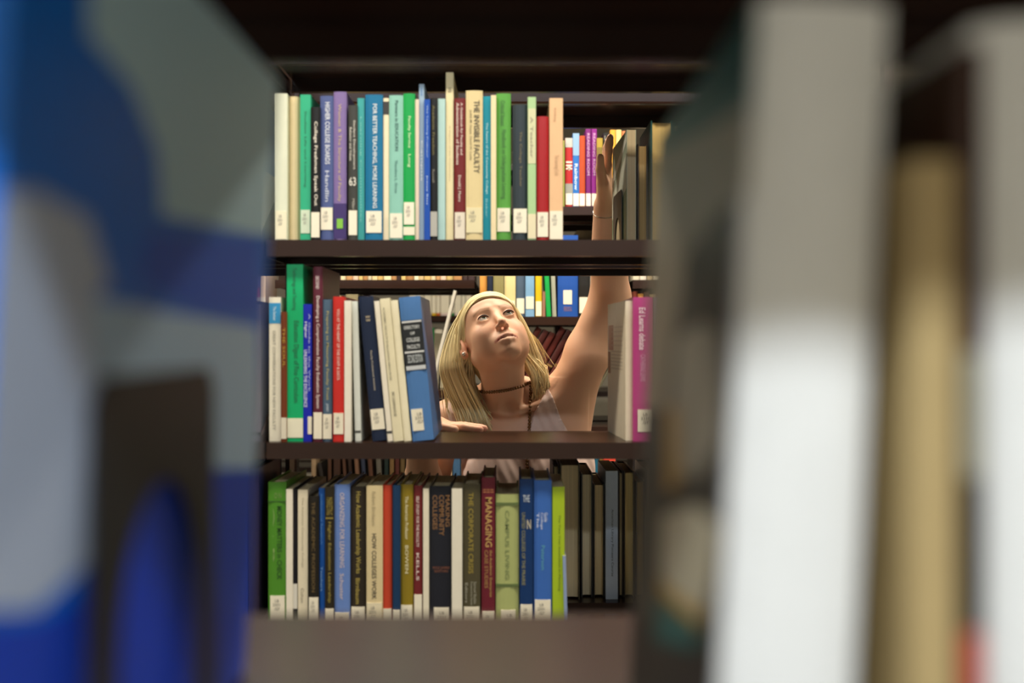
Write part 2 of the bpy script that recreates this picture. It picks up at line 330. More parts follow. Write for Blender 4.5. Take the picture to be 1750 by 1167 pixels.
# ------------------------------------------------------------------ middle stack, lower shelf
G3 = 'books on the lower shelf of the middle stack'
def r3(x0, x1, yt, col, label, **k):
    k.setdefault('back', random.uniform(.012, .022))
    return shelf_book(D3, YB, x0, x1, yt, col, label, G3, **k)
r3(458, 489, 824, '4A8624', 'grass-green hardback lettered Money Matters in Check', tag=(1018, 1060, -.75, .85), texts=[('MONEY MATTERS in CHECK', 865, 990, .5, .78, '1E4A10'), ('O N', 842, 852, .35, .75, '6E8A48', 1), ('A . B', 868, 960, .28, .36, '88A860')], bands=[(856, 858, '2E5A16')])
r3(489, 500, 836, 'E8E0CE', 'thin white paperback beside the grass-green hardback', hard=False)
r3(500, 508, 836, '15131A', 'very thin black book between two pale paperbacks', tag=(998, 1040, -1, 1), tagmarks=False, tagcol='D8D4C8')
r3(509, 526, 837, 'DED3B8', 'cream paperback with faint grey lettering between two black books', hard=False, texts=[('The American Community College', 850, 970, .35, .6, 'B0A890'), ('Cohen', 1005, 1030, .3, .6, '9A927E')])
r3(527, 545, 848, '1C1812', 'black hardback with dull bronze lettering', tag=(1021, 1060), texts=[('THE ACADEMIC PROFESSION', 858, 1012, .32, .64, '6A5630')])
r3(545, 555, 834, '1258B0', 'thin bright blue paperback beside the bronze-lettered black book', hard=False, texts=[('Institutional Research', 845, 930, .3, .65, '5A96DC'), ('Teachers', 968, 1010, .3, .65, '8AB8E8')])
r3(555, 571, 832, '262014', 'black hardback with gold panel and lettering', texts=[('MARKETING', 850, 880, .2, .85, '8A7A34'), ('Higher Education Leadership', 892, 1030, .3, .7, '9A8A40'), ('___', 884, 887, .1, .9, '8A7A34', 1)], tag=(1040, 1075))
r3(571, 598, 828, '6482C0', 'periwinkle blue book with pinkish lettering', texts=[('ORGANIZING FOR LEARNING', 842, 970, .36, .66, 'C8BCC4'), ('Schuster', 980, 1025, .36, .62, 'C8BCC4')], tag=(1046, 1080))
r3(599, 625, 832, '2C241A', 'dark brown hardback lettered How Academic Leadership Works', tag=(1037, 1075), texts=[('How Academic Leadership Works', 840, 980, .28, .68, 'A8964A'), ('Birnbaum', 988, 1032, .34, .62, 'A8964A')])
r3(626, 654, 830, 'D6C498', 'cream book lettered How Colleges Work', tag=(1030, 1075, -.95, .9), tagcol='E0D4B4', texts=[('Robert Birnbaum', 840, 898, .34, .56, 'A89A78'), ('HOW COLLEGES WORK', 912, 1024, .34, .62, '3A3430')])
r3(654, 670, 829, 'BC4028', 'plain brick-red book beside How Colleges Work', tag=(1040, 1080))
r3(671, 684, 830, '12365A', 'plain dark blue book between brick-red and olive books', tag=(1042, 1080))
r3(684, 706, 828, '8A761C', 'olive-gold book with white lettering', tag=(1034, 1075), texts=[('The American Professor', 848, 922, .38, .64, 'E0D8B0'), ('BOWEN', 932, 980, .38, .64, 'E0D8B0')])
r3(707, 722, 830, '6E2226', 'wine-red book with white lettering beside the olive-gold book', tag=(1016, 1060), texts=[('SELF STUDY FOR THE FACULTY', 848, 935, .3, .62, 'E4D4CC'), ('KELLS', 945, 992, .3, .62, 'E4D4CC')])
r3(723, 733, 835, 'E2DAC4', 'thin ivory paperback beside the wide black book', hard=False)
r3(734, 771, 831, '1A1C26', 'wide black hardback with orange title in three columns', tag=(1038, 1075, -.6, .8), texts=[('COLLEGES', 846, 905, .14, .36, '8A6440'), ('COMMUNITY', 846, 915, .44, .68, '8A6440'), ('MAKING', 846, 900, .74, .95, '8A6440'), ('RICE JAMES\nEDITORS', 968, 978, .15, .95, '7A4A38', 1)], rough=.5)
r3(772, 790, 835, 'E4DECC', 'thick white paperback between black and olive-brown hardbacks', hard=False, rough=.6)
r3(791, 821, 827, '4C4630', 'olive-brown hardback lettered The Corporate Crisis', tag=(1037, 1075), texts=[('THE CORPORATE CRISIS', 842, 980, .32, .6, '9A8838'), ('Samuel Baskin', 994, 1032, .62, .78, '9A9888'), ('Foreword by Nevitt', 994, 1034, .4, .56, '9A9888'), ('Editors', 996, 1030, .12, .28, '9A9888')])
r3(823, 846, 816, '661C2A', 'tallest maroon hardback on the lower shelf with gold lettering', tag=(1044, 1078), texts=[('MANAGING', 850, 935, .28, .78, 'C09C5C'), ('the Academic Enterprise', 940, 1020, .55, .8, 'B08C50'), ('CASE STUDIES', 940, 1005, .22, .48, 'A07C48'), ('===', 836, 842, .1, .9, 'A86A48', 1)])
r3(847, 887, 845, 'A6AE70', 'wide pale green hardback with two dark bands', tag=(1042, 1078, -.55, .7), texts=[('CAMPUS LIVING', 872, 990, .4, .58, '7E8A58')], bands=[(859, 864, '5A6A3C'), (998, 1003, '5A6A3C')], bow=.005)
r3(888, 911, 819, '0C3264', 'dark blue book with gold-lettered black strip', tag=(1033, 1075), texts=[('UNITED COLLEGES OF THE PRAIRIE', 876, 1000, .16, .42, '8A8860'), ('THE', 846, 858, .25, .75, 'B8C4D0', 1), ('N', 888, 904, .55, .85, 'C8C0A8', 1)])
r3(912, 943, 821, '3866B4', 'mid-blue book with small white title lines', tag=(1025, 1075), texts=[('The', 876, 902, .16, .3, 'C8D4EC'), ('College', 876, 905, .36, .52, 'C8D4EC'), ('Guide', 876, 892, .58, .78, 'C8D4EC'), ('Peterson', 932, 974, .42, .62, '5AA0B8')])
r3(944, 965, 832, 'A0BA1A', 'lime-green book with pale edge, last spine before the back-turned books', hard=False, bands=[(832, 1100, 'A0BA1A')], texts=[('The Two Year Institution in Planning', 880, 1010, .45, .68, '6E8418')])
r3(965.5, 971, 950, '8A9CC0', 'small thin blue-grey pamphlet leaning beside the lime book', hard=False, lean=-1.5)

# ------------------------------------------------------------------ middle stack, left bay
GL = 'books in the left bay of the middle stack'
t = shelf_book(D2, YB, 428, 446, 520, '6A6270', 'grey-purple book with dark lettering left of the stack upright', GL, back=.015, d=.16, texts=[('Handbook of Student Personnel', 545, 700, .4, .6, '4A4450')], bands=[(739, 743, '1E1A1A')])
shelf_book(D2, YB, 405, 426, 512, '4A4C7A', 'indigo book beside the grey-purple book', GL, back=.015)
for i, (a, b, y, c, l) in enumerate([(405, 424, 790, '1A2C84', 'dark blue hardback at the lower left, behind the foreground blue book'), (425, 442, 800, '241C34', 'blackish violet hardback next to the lower upright')]):
    shelf_book(D3, YB, a, b, y, c, l, GL, back=.012)
t = shelf_book(D1, YB, 429, 446, 172, '4A86C4', 'light blue folder with white sheets sticking out beside the upper upright', GL, back=.012, lean=.8, hard=False, pages='EDEBE4')
t = shelf_book(D1, YB, 446.8, 449.2, 290, 'E4E2DC', 'leaning white pamphlet against the light blue folder', GL, back=.010, lean=.8, hard=False)
shelf_book(D1, YB, 408, 425, 160, '3A74B4', 'mid blue folder left of the light blue one', GL, back=.012)

FILL = [('plum', '5A2A4A'), ('sage', '7A8A6A'), ('charcoal', '2A2A2E'), ('sand', 'C8B48A'), ('brick', '8A3A2A'), ('teal', '1E6A6A'), ('oatmeal', 'D8CCB4'), ('navy', '1C2A4A'), ('mustard', 'A8882A'), ('dove grey', '9A9A9A')]
for deck, row, x_a, x_b, side in [(D1, 'upper', 250, 403, 'left bay'), (D2, 'centre', 250, 403, 'left bay'), (D3, 'lower', 250, 403, 'left bay'), (D1, 'upper', 1222, 1330, 'right end'), (D2, 'centre', 1183, 1320, 'right end'), (D3, 'lower', 1150, 1320, 'right end')]:
    x_ = x_a; k_ = 0; base_y = 583.5 - (deck - CZ) * F / YB
    while x_ < x_b - 20 and k_ < 10:
        w__ = random.choice([11, 13, 15, 17])
        shelf_book(deck, YB, x_, x_ + w__, base_y - random.uniform(215, 255), FILL[k_][1], '%s book on the %s shelf at the %s of the middle stack' % (FILL[k_][0], row, side), 'further books on the middle stack', back=random.uniform(.01, .02))
        x_ += w__ + .4; k_ += 1

# ------------------------------------------------------------------ middle stack, books turned away (their spines face the rear aisle)
GR = 'books on the rear side of the middle stack'
def rear(deck, x0, x1, yt, col, label, Yfe=1.945, d=.172, pages='C8B48C', yaw=180, lean=0, **k):
    xa, xb = (x0 - 875) / F * Yfe, (x1 - 875) / F * Yfe
    h = CZ + (583.5 - yt) / F * Yfe - deck
    return book('book', label, GR, (xb - xa) * .98, h, d, ((xa + xb) / 2 - d * math.sin(R(yaw - 180)), Yfe + d, deck + .0003 + abs(math.sin(R(lean))) * (xb - xa) / 2), col, (0, R(lean), R(yaw)), pages=pages, **k)
rear(D3, 945, 956, 796, '2A241C', 'narrow black book seen from its fore-edge behind the lime book', pages='C4B48C')
rear(D3, 957, 991, 793, '4A4430', 'thick tan-paged volume with olive boards, fore-edge out', pages='E4D2A8', Yfe=1.93)
rear(D3, 993, 1013, 809, '2C2C2C', 'black-boarded book with grey pages beside the thick tan-paged volume', pages='DCCEAC')
rear(D3, 1014, 1033, 827, '1E1A18', 'short black-boarded book with dished beige pages', pages='DCC698')
t = shelf_book(D3, 1.93, 1035, 1056, 805, 'C0CEE0', 'pale blue-grey book lettered American Library Pioneers Course', GR, d=.18, hard=False, rough=.5, texts=[('American Library Pioneers Course', 870, 985, .42, .66, '5A6474')])
rear(D3, 1057, 1065, 806, '241A14', 'thin dark book squeezed beside the pale American Library book', pages='B8A67C')
rear(D3, 1066, 1084, 806, '3A3220', 'olive-boarded book with yellowed pages, fore-edge out', pages='D4BE84')
rear(D3, 1086, 1101, 822, '1C1A18', 'dark book with ochre pages beside the olive-boarded one', pages='B89C60')
rear(D3, 1103, 1124, 803, '6A7478', 'grey-boarded book with dusky pages at the end of the lower shelf', pages='CFC6AC')
t = rear(D1, 1071, 1087, 222, '9AA490', 'large book with green and white angled cover under her raised hand', d=.20, Yfe=1.925, yaw=182.2, pages='A89878', hard=False)
bw = 16 / F * 1.925 * .98 / 2
# printed shapes on the cover that faces left; its local +x side after the half turn
def cover_poly(parent, x, pts, c, off, nm='cover_print'):
    s = 1 if x > 0 else -1
    me = mesh(nm, [(x + s * off, y, z) for y, z in pts], [list(range(len(pts)))])
    return obj(nm, me, print_mat(c), parent)
for pts, c, o in [([(.0, .0), (.20, .0), (.20, .13), (0, .09)], '6E8A6C', .0004), ([(.0, .09), (.2, .13), (.2, .20), (0, .14)], 'C8CCBC', .0005), ([(.0, .16), (.2, .22), (.2, .235), (0, .18)], 'D8DACE', .0006), ([(.02, .03), (.15, .03), (.15, .09), (.09, .11), (.02, .08)], 'A89878', .0007)]:
    cover_poly(t, bw, pts, c, o)
rear(D1, 1089, 1107, 246, '241C14', 'brown-paged book with black boards on the rear upper shelf', pages='A88C5C', Yfe=1.95)
rear(D1, 1112, 1149, 206, '1E4A48', 'thick teal-boarded volume with golden pages, fore-edge out', pages='DCBC74', Yfe=1.93)
rear(D1, 1150, 1180, 212, '2A5450', 'second teal-boarded volume with straw pages behind the first', pages='CCB880', Yfe=1.93)
rear(D1, 1181, 1215, 206, '3A4038', 'dark green volume beyond the teal-boarded pair', pages='C0AE80', Yfe=1.93)

def bookend(label, loc, rot, w, h, aw, ah, group='steel bookends'):
    """upright plate in the yz plane with an arched cut-out, tongue on the shelf"""
    t = thing('bookend', label, 'bookend', loc, rot, group)
    n = 14; r = aw / 2
    arch = [(r * math.cos(math.pi * i / n), ah - r * 1.35 + r * 1.35 * math.sin(math.pi * i / n)) for i in range(n + 1)]
    pts = [(-w / 2, 0), (-w / 2, h - .008), (-w / 2 + .008, h), (w / 2 - .008, h), (w / 2, h - .008), (w / 2, 0), (r, 0)] + arch + [(-r, 0)]
    bm = bmesh.new()
    out = []
    # plate as strips so that the arch stays open
    ring_o = [(-w / 2, 0), (-w / 2, h * .33), (-w / 2, h * .66), (-w / 2, h - .008), (-w / 2 + .008, h), (-w / 4, h), (0, h), (w / 4, h), (w / 2 - .008, h), (w / 2, h - .008), (w / 2, h * .66), (w / 2, h * .33), (w / 2, 0)]
    m = len(ring_o) - 1
    ring_i = []
    for i in range(m + 1):
        a = math.pi - math.pi * (i - 1) / (m - 2) if 0 < i < m else None
        ring_i.append((-r, 0) if i == 0 else (r, 0) if i == m else (r * math.cos(a), ah - r * 1.35 + r * 1.35 * math.sin(a)))
    v, f = [], []
    for x in (-.0006, .0006):
        v += [(x, y, z) for y, z in ring_o] + [(x, y, z) for y, z in ring_i]
    k = m + 1
    for i in range(m):
        f += [[i, i + 1, k + i + 1, k + i], [2 * k + i, 3 * k + i, 3 * k + i + 1, 2 * k + i + 1],
              [i, 2 * k + i, 2 * k + i + 1, i + 1], [k + i, k + i + 1, 3 * k + i + 1, 3 * k + i]]
    f += [[0, k, 3 * k, 2 * k], [m, 2 * k + m, 3 * k + m, k + m]]
    obj('plate', mesh('plate', v, f), BLACK, t)
    obj('foot', prism('foot', [(0, -r), (ah * .8, -r), (ah * .95, -r * .6), (ah, 0), (ah * .95, r * .6), (ah * .8, r), (0, r)], -.0002, .0010), BLACK, t)
    return t
bookend('small black steel bookend against the green and white cover under her hand', (.2150, 2.03, D1 + .0003), (0, 0, R(182.2)), .12, .135, .07, .085)

# ------------------------------------------------------------------ stack behind the woman
GC = 'books on the stack behind the woman'; GC2 = 'books on its upper shelf behind the woman'
def c1(deck, x0, x1, yt, col, label, g=GC, **k):
    k.setdefault('back', random.uniform(.01, .03)); k.setdefault('tagmarks', False)
    return shelf_book(deck, YC, x0, x1, yt, col, label, g, **k)
c1(1.58, 820, 832, 424, 'DC9A48', 'orange book behind the woman beside the stack end')
c1(1.58, 833, 842, 430, '1C2438', 'navy book between orange and mottled olive books behind the woman', tag=(520, 540))
c1(1.58, 843, 861, 420, '8A8254', 'mottled olive book behind the top of her hair')
c1(1.58, 862, 881, 425, 'D8C890', 'cream book with white label behind her forehead', tag=(514, 538))
c1(1.58, 882, 897, 432, '4A5C70', 'slate book with white label behind the woman', tag=(510, 536))
c1(1.58, 898, 913, 428, '7AA4C8', 'light blue book with white label behind the woman', tag=(507, 528))
c1(1.58, 915, 926, 430, 'DCB41A', 'yellow book with white label behind the woman', tag=(515, 540))
c1(1.58, 927, 932, 498, 'C08A78', 'short pink booklet beside the yellow book', hard=False)
c1(1.58, 934, 942, 432, '18A04A', 'slightly leaning green book behind the woman', lean=-3)
c1(1.58, 944, 951, 440, 'A8A898', 'thin grey-white book beside the green one behind the woman', hard=False, lean=-2)
c1(1.58, 953, 988, 402, '1E4EA0', 'wide blue binder with square white label behind her raised arm', tag=(496, 520, -.45, .4), texts=[('PERIODICAL', 524, 532, .3, .7, '8A6A78', 1)])
c1(1.58, 989, 1008, 430, '1C1A18', 'black book with white label beside the wide blue binder', tag=(508, 535))
c1(1.58, 1009, 1016, 450, 'C8C4B4', 'thin white book behind her raised forearm')
c1(1.58, 1020, 1050, 400, '5A4A30', 'brown volume hidden behind her raised forearm', back=.05)
c1(1.58, 985, 1018, 394, '54462E', 'tall brown volume standing behind the black labelled book', back=.26)
for i, (a, b, y, c, n) in enumerate([(1083, 1090, 498, '7A3A28', 'rust'), (1091, 1100, 502, 'B8843C', 'ochre'), (1101, 1110, 499, '5A4030', 'umber'), (1111, 1122, 503, 'C8B080', 'straw'), (1123, 1136, 500, '8A4A30', 'terracotta')]):
    c1(1.344, a, b, y, c, '%s-coloured short book showing above the magenta hardback' % n)
for i in range(7):
    c1(1.698, 1082 + i * 12, 1093 + i * 12, 380 + (i % 3) * 5, ['C8C0A8', 'D8D0C0', 'A89878'][i % 3], ['stone', 'off-white', 'tan'][i % 3] + ' book whose foot shows above the magenta hardback', g='feet of pale books on the rear stack')
c1(1.934, 961, 965, 240, '7A8038', 'thin olive booklet in the gap of the upper shelf', g=GC2, hard=False)
c1(1.934, 966, 979, 236, 'A82024', 'red and grey book with white bars, seen through the upper gap', g=GC2, tag=(331, 350), bands=[(236, 252, 'A8A8A4'), (314, 331, '8A8A84')], texts=[('III', 276, 290, .1, .9, 'E8D8CC'), ('*', 283, 292, .3, .7, 'E8D8CC', 1)])
c1(1.934, 979, 990, 228, '2264B0', 'blue book with paler head, seen through the upper gap', g=GC2, tag=(331, 352), bands=[(228, 266, '7A9CBE')], texts=[('Rainbow', 280, 325, .25, .75, 'C8D8E8')])
c1(1.934, 990, 1000, 232, 'A4401E', 'rust-red book seen through the upper gap', g=GC2, tag=(331, 352))
c1(1.934, 1001, 1010, 219, '6A1868', 'first of two tall purple books seen through the upper gap, beside the rust-red one', g=GC2, tag=(331, 352), texts=[('READING ROOM', 228, 300, .25, .75, 'B890B8')])
c1(1.934, 1011, 1020, 219, '7A1878', 'second of two tall purple books, beside the two-tone mustard one', g=GC2, tag=(331, 352), texts=[('READING ROOM', 228, 300, .25, .75, 'B890B8')])
c1(1.934, 1020, 1030, 236, '9A8430', 'two-tone mustard and olive book beside the purple pair', g=GC2, bands=[(252, 275, '6A5A14')])
c1(1.934, 1031, 1042, 227, '141414', 'black book just behind her raised thumb', g=GC2, texts=[('I I', 232, 240, .2, .8, '8A8A84', 1)])
c1(1.934, 1043, 1052, 222, 'D89A34', 'orange-yellow book just behind her raised fingers', g=GC2)
c1(1.934, 1053, 1062, 222, 'D8C07A', 'pale yellow book behind the green and white cover', g=GC2)
c1(1.934, 1063, 1069, 224, 'C87850', 'salmon book behind the green and white cover', g=GC2)
c1(1.934, 1070, 1076, 228, '5A78A8', 'steel-blue book behind the green and white cover', g=GC2)
# leaning maroon run on the shelf below
GM = 'leaning maroon volumes behind the woman'
for i in range(12):
    c1(1.226, 822 + i * 13.5, 832 + i * 13.5, 563 + (i % 3) * 4, ['5A201A', '3E1612', '521E18'][i % 3],
       ['maroon', 'darkest maroon', 'reddest maroon'][i % 3] + ' volume leaning in the run with gilt lines behind her cheek', g=GM, lean=30, bands=[(610, 613, '8A6A38'), (640, 643, '8A6A38'), (700, 703, '8A6A38')])
c1(1.226, 983, 988, 600, '6A6450', 'leaning grey-olive volume after the maroon run', g=GM, lean=30)
c1(1.226, 1062, 1074, 640, '2E4A6A', 'blue book with white label beside the white printed back cover', lean=0, tag=(705, 728))
for i, (a, b, y, c, n) in enumerate([(1015, 1024, 783, '1C5A74', 'teal book standing beside her tank top'), (1025, 1031, 784, 'A87A3C', 'tan book beside the teal one on the rear stack'), (1032, 1052, 782, 'D84A38', 'red-headed white book on the rear stack')]):
    c1(.87, a, b, y, c, n, bands=([(798, 918, 'DCD0C0')] if i == 2 else []))
for i in range(6):
    c1(.99, 1082 + i * 13, 1093 + i * 13, 770, ['1E1A1A', '2A2420', '181618'][i % 3], ['brownish black', 'dark umber', 'pitch black'][i % 3] + ' bound volume on the rear stack above the back-turned books', g='blackish bound volumes low on the rear stack')
for i in range(8):
    c1(.87, 900 + i * 14, 912 + i * 14, 790 + (i % 3) * 6, ['2A2A34', '4A3A2A', '5A2A24', '2A3A34'][i % 4], ['slate', 'brown', 'russet', 'dark green'][i % 4] + ' bound volume on the rear stack behind her tank top', g='dim bound volumes low on the rear stack')
# half-empty bay to its left
GH = 'books in the half-empty bay'
xs = 560
cs = ['D8C090', 'C8A868', 'E0D0A8', 'B88A5A', 'D8B8A0', 'C8B070', 'A87A4A', 'E0D8B8']
CW = dict(zip(cs + ['3A2A2A'], ['straw', 'ochre', 'ivory', 'tan', 'rose-beige', 'khaki', 'brown', 'off-white', 'blackish']))
k = 0
while xs < 800:
    wpx = random.choice([7, 9, 10, 12, 14]); cc = cs[k % 8] if random.random() < .8 else '3A2A2A'
    c1(1.698, xs, xs + wpx, 370 + random.uniform(-8, 10), cc, CW[cc] + ' bound book on the upper shelf of the half-empty bay, only its foot showing', g='feet of books above the half-empty shelf')
    xs += wpx + .6; k += 1
t = c1(1.344, 733, 738, 497, 'C4C0B4', 'thin white folder leaning across the half-empty bay', g=GH, lean=14, hard=False, back=0, d=.06)
c1(1.344, 736, 749, 570, '8A8470', 'grey-brown file leaning beside the blue reference book', g=GH, lean=4, back=.1, d=.09)
c1(1.344, 752, 768, 566, 'BCB69C', 'large pale file standing behind her hair', g=GH, lean=4, hard=False, back=.1, d=.09)
for i, (a, b, y, c) in enumerate([(575, 583, 505, 'DCC8A0'), (584, 590, 512, '3A7A48'), (591, 612, 503, 'E0D4A8'), (613, 624, 506, '1C2440'), (625, 634, 508, 'CDB27A')]):
    c1(1.344, a, b, y, c, ['buff', 'green', 'pale yellow', 'navy', 'straw'][i] + ' book top showing above the red and white paperbacks', g=GH)
for i, (a, b, y, c, n) in enumerate([(733, 742, 683, 'C8B060', 'sand'), (743, 752, 685, 'C85A3C', 'coral'), (753, 762, 689, '7A8A3A', 'moss'), (763, 772, 687, 'D8B890', 'buff'), (774, 786, 689, '3A5A7A', 'steel blue')]):
    c1(.99, a, b, y, c, n + ' book on the low shelf glimpsed beside her shoulder', g=GH)
# dark run seen under the centre shelf
GK = 'dark bound volumes under the centre shelf'
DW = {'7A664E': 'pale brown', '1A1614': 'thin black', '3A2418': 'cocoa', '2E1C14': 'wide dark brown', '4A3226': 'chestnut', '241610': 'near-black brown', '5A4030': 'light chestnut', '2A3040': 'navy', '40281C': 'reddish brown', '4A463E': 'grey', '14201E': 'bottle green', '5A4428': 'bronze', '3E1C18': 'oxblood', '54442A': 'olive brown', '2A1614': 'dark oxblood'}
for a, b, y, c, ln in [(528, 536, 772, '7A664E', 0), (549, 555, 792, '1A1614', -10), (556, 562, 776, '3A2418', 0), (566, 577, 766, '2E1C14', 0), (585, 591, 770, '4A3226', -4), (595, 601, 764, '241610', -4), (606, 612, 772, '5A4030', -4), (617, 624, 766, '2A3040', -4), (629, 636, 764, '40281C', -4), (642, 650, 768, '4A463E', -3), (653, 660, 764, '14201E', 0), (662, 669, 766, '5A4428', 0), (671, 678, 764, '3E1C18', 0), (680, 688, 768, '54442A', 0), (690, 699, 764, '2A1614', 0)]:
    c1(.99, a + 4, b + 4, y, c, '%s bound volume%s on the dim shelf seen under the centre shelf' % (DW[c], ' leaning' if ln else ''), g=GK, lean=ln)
# far left bay
for i, (a, b, y, c, n, tc) in enumerate([(403, 416, 420, '6A80C8', 'lavender-blue', 'B0B4DC'), (417, 431, 425, '1E64B4', 'bright blue', 'E0E4EC'), (432, 443, 430, '7060B8', 'violet and pink', 'ECE4E0'), (444, 453, 428, 'DCC4B0', 'pinkish white', 'E4DCD0')]):
    c1(1.58, a, b, y, c, n + ' book on the rear stack far left', g='labelled books on the rear stack far left', tag=(508, 531, -1, 1), tagcol=tc, bands=([(492, 508, 'D84A78')] if i == 2 else []))
# farthest stack
GF = 'books on the farthest stack'
for i, (a, b, y, c, p, n) in enumerate([(738, 745, 480, 'D8B01E', 'E0D8B8', 'yellow'), (746, 752, 482, 'C8641E', 'E0D8B8', 'orange'), (753, 768, 478, 'D8C4BC', 'E0D8C0', 'pinkish'), (770, 776, 474, '10783A', 'E0D8C0', 'green'), (777, 788, 480, 'DCCCC4', 'E0D8C0', 'blush'), (789, 795, 472, '107040', 'E0D8C0', 'deep green'), (796, 806, 480, 'C89078', 'E0D8C0', 'salmon'), (700, 712, 478, 'C8C0A8', 'E0D8C0', 'bone'), (713, 724, 476, '8A7A5A', 'E0D8C0', 'khaki'), (725, 737, 480, 'B8B0A0', 'E0D8C0', 'ash')]):
    shelf_book(1.62, YD, a, b, y, c, n + ' book on the farthest stack, seen above her hair', GF, back=.02, tag=(505, 535, -1, 1), tagmarks=False, tagcol='E0D8C0')
for i, (a, b, y, c, n) in enumerate([(736, 742, 560, '10703A', 'green'), (743, 756, 563, 'D8D0BC', 'white'), (757, 770, 566, '8A7E5C', 'drab'), (771, 790, 562, '5A4A34', 'brown'), (700, 716, 565, 'B8A888', 'fawn'), (717, 735, 561, '3A2A20', 'umber')]):
    shelf_book(1.27, YD, a, b, y, c, n + ' book on a lower shelf of the farthest stack beside her hair', GF, back=.02)

# ------------------------------------------------------------------ the woman
HT = Vector((-.0486, 2.33, 1.511)); HS = .985
HR = np.array([[0.92943, 0.30927, 0.20128], [0.14872, -0.81316, 0.56271], [-0.33771, 0.49307, 0.80177]])   # rows: side, face, crown
def HL(s, f, u):                       # head-local to room
    p = np.array([s, f, u]) @ HR * HS
    return Vector((p[0] + HT.x, p[1] + HT.y, p[2] + HT.z))

